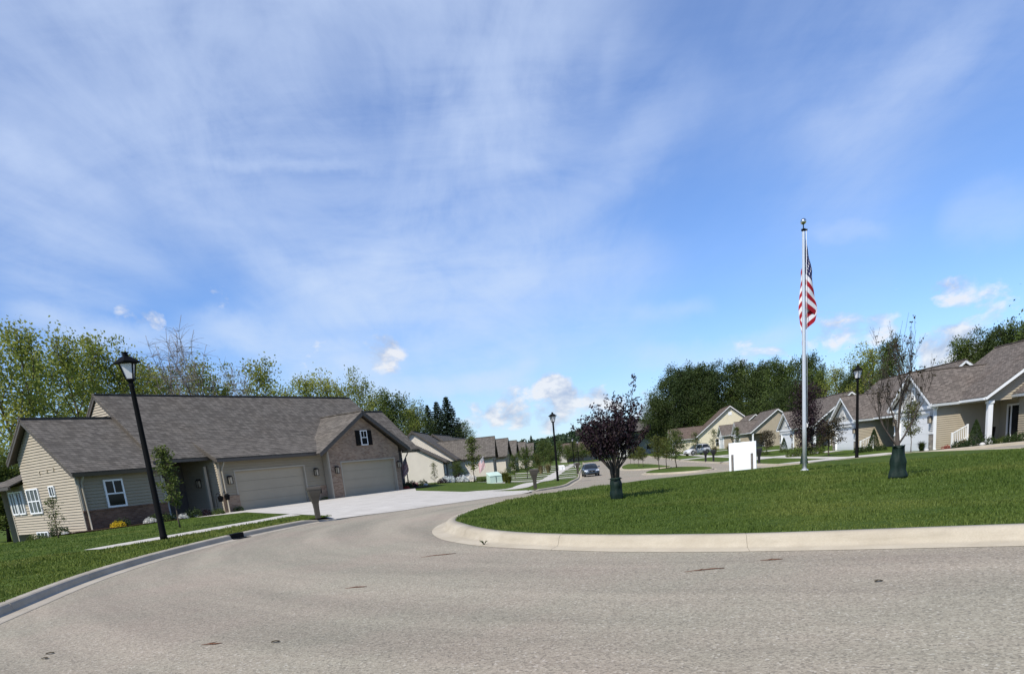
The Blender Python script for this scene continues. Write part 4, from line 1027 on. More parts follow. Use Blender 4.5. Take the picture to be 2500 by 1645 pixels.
# far wooded hill closing the street
def hill():
    mb = MB(); n = 40
    for i in range(n+1):
        x = -40+i*5; h = 3+9*exp(-((x-62)/34)**2)+4*exp(-((x+5)/30)**2)+.8*sin(i*1.7)
        for j, (dy, k) in enumerate(((0, 0), (15, .6), (40, 1), (90, .9))): mb.v.append((x, 330+dy, -2+h*k))
    for i in range(n):
        for j in range(3): mb.f.append((i*4+j, (i+1)*4+j, (i+1)*4+j+1, i*4+j+1)); mb.m.append(0); mb.sm.append(True)
    mb.build('hill', 'hill', kind='structure')
    pts = []
    for i in range(900):
        x = rng.uniform(-38, 158); y = rng.uniform(330, 378); h = 3+9*exp(-((x-62)/34)**2)+4*exp(-((x+5)/30)**2); t = (y-330)/40; z = -2+h*min(1, .15+t)
        R_ = rng.uniform(2, 3.6); m = 34; p = rng.normal(size=(m, 3)); p /= np.linalg.norm(p, axis=1)[:, None]; p[:, 2] = np.abs(p[:, 2])*1.15
        pts.append(p*R_*rng.uniform(.75, 1, (m, 1))+np.array([x, y, z+1]))
    link('far_wood', quads_mesh('far_wood', np.concatenate(pts), 1.7, 'leaf_far'), kind='stuff', label='hazy wooded hill far behind the end of the street', cat='wood')
hill()

# street and yard trees on the left
def street_tree(key, px, base, top, Y, label, group=None, wide=1.0, name='young_tree'):
    x, zb = sight(px, base, Y); _, zt = sight(px, top, Y); z0 = lz(x, Y)
    return plant(key, name, label, 'tree', x, Y, (zt-z0), None, group, wide)
street_tree('narrow', 438, 1278, 1084, 27.5, 'slender young light green tree in front of the duplex porch', wide=1.25)
street_tree('sparse', 140, 1298, 1206, 30.5, 'small bare stemmed shrub tree with a flat olive top by the left gable wall', wide=1.2, name='shrub_tree')
street_tree('sparse', 1063, 1186, 1126, 60, 'small pale stemmed ornamental tree on the lawn by the cream gable wall', wide=1.0)
street_tree('narrow', 1157, 1166, 1064, 70, 'narrow tall light green tree in front of the cream house garage', wide=1.5)
street_tree('streetd', 1120, 1170, 1126, 82, 'broad low bushy tree before the dark porch of the cream house', wide=1.5)
LS = [(1257, 1108, 82, 'streetd'), (1287, 1090, 84, 'streetd'), (1312, 1108, 100, 'street0'), (1330, 1070, 112, 'streetd'), (1345, 1080, 122, 'streetd'), (1372, 1076, 140, 'streetd')]
for i, (px, top, Y, key) in enumerate(LS):
    street_tree(key, px, 1160, top, Y, '%s of the dark green street trees lining the left pavement' % nth(i, len(LS)), 'street trees along the left pavement', 1.15)
FS = [(1388, 1085, 165, 'streetd'), (1402, 1076, 190, 'streetd'), (1425, 1080, 200, 'streetd'), (1448, 1082, 170, 'street1'), (1470, 1070, 196, 'streetd')]
for i, (px, top, Y, key) in enumerate(FS):
    street_tree(key, px, 1130, top, Y, '%s of the small far trees at the end of the street' % nth(i, len(FS)), 'far trees at the street end', 1.3)
MT = [(1540, 1095, 112, 'street1'), (1549, 1100, 104, 'street0'), (1560, 1088, 92, 'street1'), (1571, 1090, 88, 'street0'), (1609, 1062, 70.0, 'street0'), (1627, 1066, 72, 'street1'), (1652, 1046, 70.5, 'streetd')]
for i, (px, top, Y, key) in enumerate(MT):
    street_tree(key, px, 1140, top, Y, '%s of the young round trees on the grass medians of the street' % nth(i, len(MT)), 'young trees on the medians', 1.2)
street_tree('maple', 1873, 1106, 1050, 84, 'low spreading reddish tree just right of the white sign board', wide=1.15)
street_tree('maple', 2023, 1105, 1020, 60, 'low spreading dark tree on the lawn between flag pole and right lamp post', wide=1.2)
street_tree('street1', 2224, 1102, 980, 45.5, 'small dark green tree in front of the nearest white garage door', wide=.85)
street_tree('narrow', 1801, 1090, 1042, 122, 'slim light green tree beside the small distant garage', wide=1.4)
street_tree('sparse', 1742, 1098, 1045, 116, 'thin tree in front of the far double garage gable', wide=1.1)
street_tree('sparse', 1700, 1098, 1052, 124, 'pale flowering thin tree by the silver parked car', wide=1.4)

# ------------------------------------------------------------------ the two bagged saplings and the purple tree on the island
def bag(parent, r0, r1, h, seed, mat='bag'):
    R = random.Random(seed); ph = [R.random()*6 for _ in range(6)]
    mb = MB(); prof = []
    n = 26
    def wob(i, a, z): return 1+.08*sin(2*a+ph[0]+z*2)+.07*sin(4*a+ph[1]-z*9)+.06*sin(7*a+ph[2]+z*14)+.035*sin(13*a+ph[3]-z*17)
    for i in range(13):
        t = i/12; prof.append((r0+(r1-r0)*t**.9+.008*sin(t*13+ph[4]), h*t))
    prof += [(r1*1.12, h*1.06), (r1*.75, h*1.09), (r1*.35, h*1.0)]
    mb.lathe(prof, n, (0, 0, 0), 0, True, wob)
    # loose top flaps
    for k in range(5):
        a = ph[5]+k*1.3; q = Vector((cos(a), sin(a), 0)); w = Vector((-sin(a), cos(a), 0))*.06
        b = q*r1*1.02+Vector((0, 0, h*1.0)); e = q*r1*(1.35+.2*R.random())+Vector((0, 0, h*(1.10-.12*R.random())))
        mb.add([b-w, b+w, e+w*.5, e-w*.3], [(0, 1, 2, 3)], 0, True)
    return mb.build('watering_bag', mat, parent, fix=True)
def vase_tree(seed, H, half, nst, z0, leaf, nleaf, lsize, bark, name, label, x, y, bagdims, spikes=(), shoots=True, z=None, bare_from=.42):
    R = random.Random(seed); t = thing(name, label, 'tree', (x, y, (lz(x, y)+.02 if z is None else z)), 0)
    mb = MB(); pts = []; wts = []
    for k in range(nst):
        a = k*2.399+R.gauss(0, .2); f = sqrt((k+.5)/nst); r = half*f*R.uniform(.85, 1.05)
        hh = H*(1-.30*f*f)*R.uniform(.86, 1.0)
        p = [Vector((cos(a)*.05, sin(a)*.05, z0*.6)), Vector((cos(a)*r*.16, sin(a)*r*.16, z0+(hh-z0)*.25)), Vector((cos(a)*r*.58, sin(a)*r*.58, z0+(hh-z0)*.55)), Vector((cos(a)*r*.92, sin(a)*r*.92, z0+(hh-z0)*.82)), Vector((cos(a)*r, sin(a)*r, hh))]
        p = [q+Vector((R.gauss(0, .02), R.gauss(0, .02), 0)) for q in p]
        rb = .024*R.uniform(.8, 1.1); mb.tube(p, [rb, rb*.8, rb*.5, rb*.25, .003], 5)
        for j in range(9):
            s = R.uniform(bare_from, .95); i = min(int(s*4), 3); q = p[i].lerp(p[i+1], s*4-i)
            az = a+R.gauss(0, 1.0); l = R.uniform(.15, .42)*half; d = Vector((cos(az)*.6, sin(az)*.6, R.uniform(.7, 1.5))).normalized()*l
            mb.tube([q, q+d*.5, q+d+Vector((0, 0, .08*l))], [rb*.3, rb*.2, .002], 3, cap=False)
            pts.append((q, q+d)); wts.append(1.0)
        for i in range(4):
            if (i+.5)/4 > bare_from: pts.append((p[i], p[i+1])); wts.append(1.6)
    for (dx, dy, hh) in spikes:
        q = Vector((dx*.5, dy*.5, H*.55)); e = Vector((dx, dy, hh)); mb.tube([q, q.lerp(e, .5), e], [.012, .007, .002], 4); pts.append((q.lerp(e, .3), e)); wts.append(1.5)
    mb.build('trunk', bark, t, fix=False)
    if nleaf:
        w = np.array([wt*(b-a).length for (a, b), wt in zip(pts, wts)]); cnt = rng.multinomial(nleaf, w/w.sum()); c = []
        for (a, b), k in zip(pts, cnt):
            f = rng.uniform(0, 1, k)[:, None]; c.append(np.array(a)+(np.array(b)-np.array(a))*f+rng.normal(size=(k, 3))*.038)
        link('crown', quads_mesh('crown', np.concatenate(c), lsize, leaf, .55), t)
    bag(t, *bagdims, seed)
    return t
vase_tree(5, 2.10, .75, 26, .42, 'leaf_purple', 8200, .062, 'bark', 'purple_tree', 'dark purple leaved sapling in a dark green watering bag, left on the island lawn', 2.72, 17.15, (.145, .125, .45),
          spikes=[(.58, .1, 2.66), (.66, .2, 2.16), (-.58, 0, 1.9), (-.26, .2, 2.1), (.02, 0, 2.16), (.24, -.1, 2.22), (-.92, 0, 1.74), (.8, 0, 1.5), (-.40, .1, 2.12), (-.12, -.1, 2.24), (.12, .2, 2.3), (.38, 0, 2.26), (.48, -.2, 2.1), (-.72, .1, 1.84), (.72, .1, 1.98)])
def bare_sapling(x, y):
    R = random.Random(9); t = thing('bare_sapling', 'nearly leafless grey sapling in a dark green watering bag, right on the island lawn', 'tree', (x, y, lz(x, y)+.02), 0)
    mb = MB(); tw = []
    def grow(p, d, ln, r, lev):
        q = p; pts = [p]; m = 4
        for i in range(m):
            d = (d+Vector((R.gauss(0, .10), R.gauss(0, .10), .13 if lev else .05))).normalized(); q = q+d*ln/m; pts.append(q)
        mb.tube(pts, [max(r*(1-.75*i/m), .0022) for i in range(m+1)], 5 if lev < 2 else 3, cap=False)
        if lev >= 2: tw.append((pts[0], pts[-1]))
        if lev < 3:
            for k in range((7, 5, 2)[lev]):
                s = R.uniform(.22, 1.0); i = min(int(s*m), m-1); b = pts[i].lerp(pts[i+1], s*m-i)
                az = R.uniform(0, 6.28); tilt = R.uniform(.35, .75); e = (d*.4+Vector((cos(az)*tilt, sin(az)*tilt, 1.0))).normalized()
                grow(b, e, ln*R.uniform(.42, .68) if lev else ln*R.uniform(.5, .72), max(r*(1-.7*s)*.5, .0035), lev+1)
    base = Vector((0, 0, .45))
    mb.tube([(0, 0, .0), (0, 0, .5), (-.03, 0, .9)], [.05, .045, .036], 7)
    for dx, dy, l in ((-.55, .1, 1.7), (-.2, -.15, 1.95), (.18, .2, 1.9), (.5, -.05, 1.75), (.02, .1, 2.05)):
        grow(Vector((-.02, 0, .78 if abs(dx) < .4 else .62)), Vector((dx*1.15, dy, 1.0)).normalized(), l*.545, .022, 0)
    mb.build('trunk', 'bark_sap', t, fix=False)
    c = []
    for a, b in tw:
        if R.random() < .36:
            k = R.randint(1, 4); f = rng.uniform(.2, 1, k)[:, None]; c.append(np.array(a)+(np.array(b)-np.array(a))*f+rng.normal(size=(k, 3))*.02)
    link('crown', quads_mesh('crown', np.concatenate(c), .05, 'leaf_redgreen', .6), t)
    bag(t, .17, .095, .58, 4)
bare_sapling(7.95, 14.85)
px_, pz_ = sight(1968, 1137, 37.0)
pt_ = plant('purple', 'purple_tree', 'broad dark purple tree with a grey bag at its foot directly behind the flag pole', 'tree', px_-.1, 37.0, 3.75, .6, None, 1.0)
b_ = bag(pt_, .34, .14, .8, 3)

# ------------------------------------------------------------------ shrubs and flower beds
def bed(name, pts, h=.03):
    sheet(name, pts, lambda x, y: lz(x, y)+h, 'mulch')
bed('flower_bed', [wp(A, -8.3, -4.5), wp(A, -9.6, -4.2), wp(A, -9.7, .6), wp(A, -8.6, 1.5), wp(A, -4.2, 1.2), wp(A, -3.2, .4), wp(A, -3.3, -.4), wp(A, -8.0, -.2)], .035)
def at_house(h, key, name, label, cat, u, v, s, sz=None, group=None):
    x, y = wp(h, u, v); shrub(key, name, label, cat, x, y, s, group, sz)
at_house(A, 'mumy', 'flowering_shrub', 'round yellow flowering mum at the corner of the duplex brick base', 'flowers', -7.35, .75, .85)
at_house(A, 'bush', 'shrub', 'dark shrub right behind the yellow mum', 'shrub', -6.95, .4, .75)
at_house(A, 'mumw', 'flowering_shrub', 'white flowering clump under the front window, nearer the yellow mum', 'flowers', -5.75, .8, .8)
at_house(A, 'bush2', 'shrub', 'green shrub below the right side of the front window', 'shrub', -5.2, .5, .9)
at_house(A, 'bush', 'shrub', 'dark green shrub between the two white flower clumps', 'shrub', -4.6, .5, .75)
at_house(A, 'mumw', 'flowering_shrub', 'white flowering ball just left of the black lamp post', 'flowers', -3.9, .7, .72)
at_house(A, 'bush', 'shrub', 'low shrub right of the lamp post near the porch corner', 'shrub', -3.1, .55, .85)
at_house(A, 'purpleb', 'shrub', 'reddish grey shrub by the porch steps', 'shrub', -2.6, .75, .55)
at_house(A, 'bush2', 'shrub', 'rounded green shrub at the foot of the young tree', 'shrub', -2.0, 1.0, .7)
at_house(A, 'bush', 'shrub', 'grey green shrub beside the left gable wall', 'shrub', -8.9, -1.6, .9)
at_house(A, 'bush2', 'shrub', 'pale shrub under the basement window of the gable wall', 'shrub', -9.0, -3.9, .85)
at_house(A, 'mumw', 'flowering_shrub', 'small white flowers at the foot of the left gable corner', 'flowers', -9.1, -.7, .4)
at_house(A, 'bush', 'shrub', 'small shrub at the brick pier left of the garage door', 'shrub', -.35, .55, .55)
at_house(A, 'bush2', 'shrub', 'small shrub between the two garage doors', 'shrub', 6.05, .35, .5)
at_house(A, 'red', 'flowering_shrub', 'red flowering plant by the right corner of the brick gable', 'flowers', 13.4, .75, .6)
at_house(A, 'bush', 'shrub', 'dark shrub below the wing flag of the duplex', 'shrub', 14.2, .1, .95)
at_house(A, 'purpleb', 'shrub', 'dark red shrub at the far corner of the duplex', 'shrub', 15.2, -.4, .8)
bed('flower_bed', [wp(A, 13.1, .5), wp(A, 13.3, 1.3), wp(A, 15.6, .9), wp(A, 17.2, -.2), wp(A, 15.3, -1.0)], .03)
HBB = [(1012, 1186, 62, 'red', .8, 'red and green low plants left of the pale ornamental tree'), (1034, 1185, 62, 'bush', .8, 'dark low shrub in the bed left of the pale ornamental tree'), (1082, 1181, 66, 'purpleb', .7, 'dark reddish shrub right of the pale ornamental tree'),
       (1093, 1176, 70, 'hyd', 1.1, 'white flowering shrub nearest the pale ornamental tree'), (1108, 1176, 72, 'bush', .9, 'green shrub between the white flower clumps'),
       (1130, 1176, 72, 'hyd', 1.1, 'middle white flowering shrub of the cream house bed'), (1147, 1171, 73, 'hyd', 1.2, 'white flowering shrub closest to the green utility box'), (1120, 1166, 80, 'purpleb', 1.3, 'dark purple shrubs under the cream house porch'),
       (1172, 1168, 72, 'bush2', 1.0, 'green shrub just left of the utility box')]
for px, py, Y, key, s, lab in HBB:
    x, _ = sight(px, py, Y); shrub(key, 'flowering_shrub' if key in ('hyd', 'red') else 'shrub', lab, 'flowers' if key in ('hyd', 'red') else 'shrub', x, Y, s)
bp = [sight(p, 1180, Y) for p, Y in ((1000, 60.5), (1060, 61), (1100, 68), (1160, 71.5), (1165, 76), (1100, 76), (1000, 65))]
bed('flower_bed', [(b[0], Y) for b, Y in zip(bp, (60.5, 61, 68, 71.5, 76, 76, 65))], .03)
for px, Y, key, s, lab in ((1217, 72, 'gclump', 1.0, 'straw coloured ornamental grass behind the utility box'), (1233, 67, 'gclumpg', 1.15, 'tall green ornamental grass right of the utility box'), (1243, 66, 'gclumpg', .8, 'smaller green grass clump at the right of the tall one'),
                           (1340, 104, 'gclump', 1.2, 'far straw grass clump by the second utility box'), (1322, 100, 'gclump', 1.2, 'far straw grass clump under the street trees')):
    x, _ = sight(px, 1165, Y); shrub(key, 'ornamental_grass', lab, 'ornamental grass', x, Y, s)
RS = [(1914, 1098, 92, 'cone', .95, 'clipped cone shrub left of the flag pole by the garage'), (2001, 1102, 74, 'cone', 1.0, 'clipped cone shrub right of the flag pole behind the dark tree'), (2133, 1098, 62.5, 'cone', 1.0, 'clipped cone shrub beside the second house railing'),
      (2381, 1090, 44.6, 'cone', .9, 'rounded cone shrub beside the nearest porch railing'), (1912, 1103, 88, 'bush2', .8, 'round light green shrub at the foot of the left cone shrub'),
      (1952, 1106, 66, 'bush2', 1.9, 'big loose green shrub left of the flag pole foot'), (1984, 1104, 68, 'bush2', 1.9, 'big loose green shrub right of the flag pole foot'),
      (2098, 1099, 60, 'bush', .9, 'low dark shrub at the second garage corner'), (2115, 1098, 60, 'bush', 1.0, 'low dark shrub left of the second cone shrub'), (2152, 1097, 60, 'bush', .9, 'low dark shrub right of the second cone shrub'),
      (2250, 1096, 46.8, 'gclumpg', .7, 'olive grass clump by the stone pier of the nearest garage'), (2341, 1093, 44.3, 'bush', .85, 'low dark shrub at the foot of the nearest railing'), (2364, 1091, 44.0, 'bush', .9, 'low dark shrub in front of the nearest cone shrub'),
      (2414, 1086, 43.8, 'bush', .9, 'low dark shrub at the foot of the white porch column'), (2452, 1080, 43.2, 'bush2', .9, 'light green shrub right of the porch steps'), (2470, 1083, 42.4, 'bush', .9, 'dark shrub in the right edge bed, in front'), (2494, 1079, 42.8, 'bush', 1.0, 'dark shrub cut by the right edge of the photo'),
      (2311, 1086, 46.3, 'red', .62, 'red flowering plant against the nearest garage side wall'), (1780, 1098, 122, 'gclump', 1.1, 'straw grass at the far double garage'), (1745, 1100, 116, 'gclump', 1.2, 'straw grass under the thin far tree'), (1862, 1102, 84, 'bush2', 1.2, 'green shrub just behind the white sign board')]
for px, py, Y, key, s, lab in RS:
    x, _ = sight(px, py, Y); cat = 'ornamental grass' if key.startswith('gc') else ('flowers' if key == 'red' else 'shrub')
    shrub(key, {'shrub': 'shrub', 'flowers': 'flowering_shrub', 'ornamental grass': 'ornamental_grass'}[cat], lab, cat, x, Y, s)
bed('flower_bed', [(sight(p, 1090, Y)[0], Y) for p, Y in ((2330, 43.8), (2480, 41.8), (2560, 41.4), (2560, 44.0), (2400, 44.9), (2330, 45.6))], .03)
def rock(px, py, Y, s, lab):
    x, _ = sight(px, py, Y); mb = MB(); R = random.Random(int(px)); ph = R.random()*6
    mb.lathe([(.05*s, -.05*s), (.5*s, 0), (.55*s, .2*s), (.36*s, .42*s), (.08*s, .5*s)], 9, (0, 0, 0), 0, True, lambda i, a, z: 1+.18*sin(2*a+ph)+.1*sin(3*a+i))
    o = mb.build('boulder', 'rock', None, lab, cat='rock'); o.location = (x, Y, lz(x, Y))
rock(2398, 1094, 43.0, .35, 'small pale boulder on the lawn before the nearest porch'); rock(2262, 1100, 45.5, .3, 'small pale stone beside the nearest garage pier'); rock(1040, 1192, 59, .3, 'pale stone at the edge of the red bed')
# ------------------------------------------------------------------ street furniture
def lamp_post(x, y, label, h=4.9, rot=0.0):
    t = thing('street_lamp', label, 'street lamp', (x, y, lz(x, y)), rot, 'black lantern street lamps', h/4.9)
    mb = MB(); mb.lathe([(.10, 0), (.10, .10), (.092, .14), (.085, .5), (.075, 2.2), (.062, 4.02), (.072, 4.05), (.072, 4.10), (.055, 4.13), (.09, 4.19), (.105, 4.22)], 14); mb.build('pole', 'black', t)
    n = 4; r0, r1, z0, z1 = .125, .235, 4.22, 4.62
    fr = MB()
    c0 = [Vector((r0*cos(pi/4+k*pi/2), r0*sin(pi/4+k*pi/2), z0)) for k in range(n)]; c1 = [Vector((r1*cos(pi/4+k*pi/2), r1*sin(pi/4+k*pi/2), z1)) for k in range(n)]
    for k in range(n):
        fr.bar(c0[k], c1[k], .028, .028); fr.bar(c1[k], c1[(k+1) % n], .03, .03); fr.bar(c0[k], c0[(k+1) % n], .03, .03)
    fr.lathe([(.34, 4.625), (.345, 4.65), (.20, 4.74), (.13, 4.79), (.075, 4.80), (.07, 4.87), (.085, 4.875), (.085, 4.90)], 4, smooth=False)
    f = fr.build('lantern', 'black', t); f.rotation_euler = (0, 0, 0)
    g = MB(); a = .93
    g.hexa([Vector((p.x*a, p.y*a, z0+.02)) for p in c0]+[Vector((p.x*a, p.y*a, z1-.01)) for p in c1]); g.build('lantern_glass', 'lantern_glass', f)
    return t
lp = lamp_post(-8.98, 20.1, 'tall black lamp post in front of the tan duplex, largest in the photo', 4.72, .22)
dup(lp, (4.72, 57.4, lz(4.72, 57.4)), .3, 'black lamp post between pavement and road left of the oncoming car', scale=5.0/4.9)
dup(lp, (20.55, 42.8, lz(20.55, 42.8)), .4, 'black lamp post on the right lawn between flag pole and bare sapling', scale=5.02/4.9)
x3, _ = sight(1402, 1138, 122); dup(lp, (x3, 122, lz(x3, 122)), .3, 'small far lamp post left of the street, nearer of the two distant ones', scale=.97)
x4, _ = sight(1413, 1128, 152); dup(lp, (x4, 152, lz(x4, 152)), .3, 'tiny farthest lamp post at the end of the left pavement', scale=.97)

def mailbox(x, y, label, mat, rot, s=1.0, first=None):
    t = thing('mailbox', label, 'mailbox', (x, y, lz(x, y)), rot, None, s)
    # side profile (y = towards the road, z) swept across its width
    fr = [(.085, 0), (.082, .34), (.090, .52), (.125, .68), (.165, .80), (.215, .90), (.225, 1.00)]
    bk = [(-.085, 0), (-.088, .34), (-.105, .52), (-.150, .68), (-.185, .80), (-.21, .90), (-.215, 1.00)]
    mb = MB(); n = len(fr); ws = [.085, .082, .086, .105, .125, .132, .132]
    vs = []
    for (a, z), (b, _), w in zip(fr, bk, ws): vs += [(-w, b, z), (w, b, z), (w, a, z), (-w, a, z)]
    fs = [(i*4+k, i*4+(k+1) % 4, (i+1)*4+(k+1) % 4, (i+1)*4+k) for i in range(n-1) for k in range(4)]+[(3, 2, 1, 0)]
    mb.add(vs, fs)
    m = 8; vs = []
    for k in range(m+1):
        a = pi*k/m; vs += [(-.142*cos(a), -.235, 1.0+.125*sin(a)), (-.142*cos(a), .245, 1.0+.125*sin(a))]
    b0 = [(k*2, k*2+1, k*2+3, k*2+2) for k in range(m)]+[tuple(range(0, 2*m+2, 2)), tuple(range(1, 2*m+2, 2))[::-1], (0, 2*m, 2*m+1, 1)]
    mb.add(vs, b0); mb.build('body', mat, t, bevel=.008)
    d = MB(); d.box(-.108, .108, .246, .258, .86, 1.07); d.build('door', 'mail_dk', t)
    p = MB(); p.box(-.172, -.158, -.06, .06, .85, .875) if False else p.box(-.10, .10, -.245, -.236, .86, .89)
    return t
def plate(t, axis):
    p = MB()
    if axis < 0: p.box(-.168, -.158, -.07, .07, .80, .835)
    else: p.box(.158, .168, -.07, .07, .80, .835)
    p.build('number_plate', 'white', t)
mA = mailbox(-5.58, 23.3, 'taupe curved mailbox on the grass corner at the left of the duplex driveway', 'mail', radians(-62), .86); plate(mA, -1)
mailbox(2.2, 42.6, 'taupe curved mailbox by the pavement right of the duplex driveway', 'mail', radians(-75), .98)
xm, _ = sight(1411, 1155, 84); mailbox(xm, 84, 'small distant taupe mailbox left of the oncoming car', 'mail', radians(-80), 1.1)
for px, Y, lab in ((1723, 82, 'left one of two black mailboxes on the far right kerb'), (1742, 79, 'right one of two black mailboxes on the far right kerb'), (1853, 59, 'black mailbox peeping out behind the right edge of the white sign')):
    x, _ = sight(px, 1127, Y); mailbox(x, Y, lab, 'mail_dk', radians(80), 1.05)

def utility_box(px, Y, label, mat, s, rot):
    x, _ = sight(px, 1160, Y); t = thing('utility_box', label, 'utility box', (x, Y, lz(x, Y)), rot, None, s)
    mb = MB(); mb.hexa([(-.55, -.45, 0), (.55, -.45, 0), (.55, .45, 0), (-.55, .45, 0), (-.52, -.42, .62), (.52, -.42, .62), (.52, .42, .86), (-.52, .42, .86)])
    mb.hexa([(-.56, -.46, .62), (.56, -.46, .62), (.56, .46, .87), (-.56, .46, .87), (-.50, -.34, .74), (.50, -.34, .74), (.50, .40, .95), (-.50, .40, .95)])
    mb.build('cabinet', mat, t, bevel=.015)
    b = MB(); b.box(-.7, .7, -.6, .6, -.1, .04); b.build('base', 'walk', t)
    v = MB(); v.box(-.02, .02, -.456, -.446, .08, .58); v.box(.555, .562, -.2, .2, .2, .5); v.build('door_seam', 'dark', t)
utility_box(1206, 63.5, 'pale green utility box on the lawn in front of the cream house', 'greenbox', 1.0, radians(20))
utility_box(1373, 112, 'small white utility box beside the far left pavement', 'white', .75, radians(10))
utility_box(1409, 128, 'tiny white utility box by the farthest lamp post', 'white', .75, radians(10))

# flag pole with hanging flag
FPX, FPY = 8.62, 21.0
def flag_pole():
    z0 = lz(FPX, FPY)+.02; H = 6.2
    t = thing('flag_pole', 'tall silver flag pole with a limp striped flag on the island lawn', 'flag pole', (FPX, FPY, z0))
    mb = MB(); mb.lathe([(.056, 0), (.054, 1.2), (.048, 3.5), (.034, H-.12), (.034, H-.1)], 16); mb.build('pole', 'alu', t)
    c = MB(); c.lathe([(.12, 0), (.11, .03), (.078, .05), (.07, .06)], 16); c.build('base_collar', 'alu', t)
    k = MB(); k.lathe([(.012, H-.1), (.055, H-.09), (.055, H-.05), (.014, H-.04), (.012, H+.06)], 12); k.box(.04, .10, -.02, .02, H-.10, H-.06); k.build('truck', 'black', t)
    b = MB(); b.lathe([(.004, H+.05)]+[(.075*sin(pi*i/10), H+.125-.075*cos(pi*i/10)) for i in range(1, 10)]+[(.004, H+.2)], 16); b.build('ball', 'gold', t)
    r = MB(); r.tube([(.062, -.03, H-.1), (.07, -.03, 3.5), (.078, -.02, 1.25)], .006, 4); r.box(.06, .10, -.05, .0, 1.18, 1.30); r.build('halyard', 'white', t)
    cl = MB(); cl.tube([(.05, -.05, 1.32), (.085, -.07, 1.26), (.07, -.08, 1.12)], .012, 5); cl.build('cleat', 'black', t)
    # cloth: s runs along the fly, q down the hoist; limp folds hang behind and beside the pole
    f = thing('flag', 'limp red, white and blue striped flag hanging against the silver pole', 'flag', (FPX, FPY, z0+H-.12), 0)
    ns, nq = 104, 104
    P = [[None]*(nq+1) for _ in range(ns+1)]
    def pw(x, tab):
        for (a, u), (b, w) in zip(tab, tab[1:]):
            if x <= b: return u+(w-u)*sm((x-a)/(b-a)) if b > a else w
        return tab[-1][1]
    AMP = [(0, .02), (.5, .10), (1.0, .20), (1.5, .28), (1.9, .34), (2.2, .30), (2.5, .12), (2.9, .10)]
    GS = [(0, 0), (.34, 1.0), (.56, .12), (.76, -.30), (.88, -.1), (1.0, .45)]
    for i in range(ns+1):
        s = i/ns
        for j in range(nq+1):
            q = j/nq
            drop = q*1.80+1.32*s**1.25
            x = .058+pw(drop, AMP)*pw(s, GS)+.012*sin(drop*6+s*9)
            y = .02+.22*s+.03*sin(s*14+drop*2)
            P[i][j] = (x, y, -drop)
    rows = 13
    def cls(s, q):
        if s < .40 and q < 7/13:
            cs, cq = s/.40, q/(7/13)
            a, b = cs*12, cq*10
            if abs(a-round(a)) < .26 and abs(b-round(b)) < .26 and 0 < round(a) < 12 and 0 < round(b) < 10 and (round(a)+round(b)) % 2 == 0: return 1
            return 2
        return 0 if int(q*13) % 2 == 0 else 1
    mb = MB(); idx = lambda i, j: i*(nq+1)+j
    mb.v = [P[i][j] for i in range(ns+1) for j in range(nq+1)]
    for i in range(ns):
        for j in range(nq):
            mb.f.append((idx(i, j), idx(i+1, j), idx(i+1, j+1), idx(i, j+1))); mb.m.append(cls((i+.5)/ns, (j+.5)/nq)); mb.sm.append(True)
    mb.build('cloth', ['flag_r', 'flag_w', 'flag_b'], f, fix=False)
flag_pole()

def house_flag(x, y, z, rot, label, s=1.0):
    t = thing('house_flag', label, 'flag', (x, y, z), rot, None, s)
    p = MB(); p.tube([(0, 0, 0), (.75, 0, .75)], .014, 6); p.build('staff', 'white', t)
    mb = MB(); n = 39; nl = 26
    for i in range(n+1):
        for j in range(nl+1):
            a, b = i/n, j/nl           # a across the stripes (along the staff), b = fly, hanging down
            mb.v.append((.12+.6*a+.08*b, .06*sin(b*5+a*4)*b, .12+.6*a-1.05*b))
    for i in range(n):
        for j in range(nl):
            k = 0 if int((i+.5)/n*13) % 2 == 0 else 1
            if (i+.5)/n > 6/13 and (j+.5)/nl < .38: k = 2 if (i+j) % 3 else 1
            mb.f.append((i*(nl+1)+j, (i+1)*(nl+1)+j, (i+1)*(nl+1)+j+1, i*(nl+1)+j+1)); mb.m.append(k); mb.sm.append(True)
    mb.build('cloth', ['flag_r', 'flag_w', 'flag_b'], t, fix=False)
hx, hy = wp(A, 14.75, -.85); house_flag(hx, hy, 1.55, radians(-35), 'small striped flag hanging on the dark wing wall at the right end of the duplex', .95)
hx, hy = sight(1165, 1130, 98)[0], 98; house_flag(hx, hy, 1.1, radians(-20), 'small striped flag on the porch of the cream gabled house', 1.25)

# white sign board seen from behind
def sign():
    x0, _ = sight(1781, 1150, 44.3); x1, _ = sight(1847, 1146, 43.2); z = lz((x0+x1)/2, 43.8)
    t = thing('sign_board', 'blank white sign board seen from behind on two grey posts, beyond the island lawn', 'sign', ((x0+x1)/2, 43.8, z), atan2(43.2-44.3, x1-x0))
    w = hypot(x1-x0, 1.1)/2
    mb = MB(); mb.box(-w, w, .02, .07, -.02, 1.58); mb.build('board', 'white_sign', t, bevel=.006)
    for sx in (-1, 1):
        p = MB(); c = sx*w*.72; p.box(c-.05, c+.05, -.085, .015, -.3, .92); p.build('post', 'bark_grey', t)
sign()

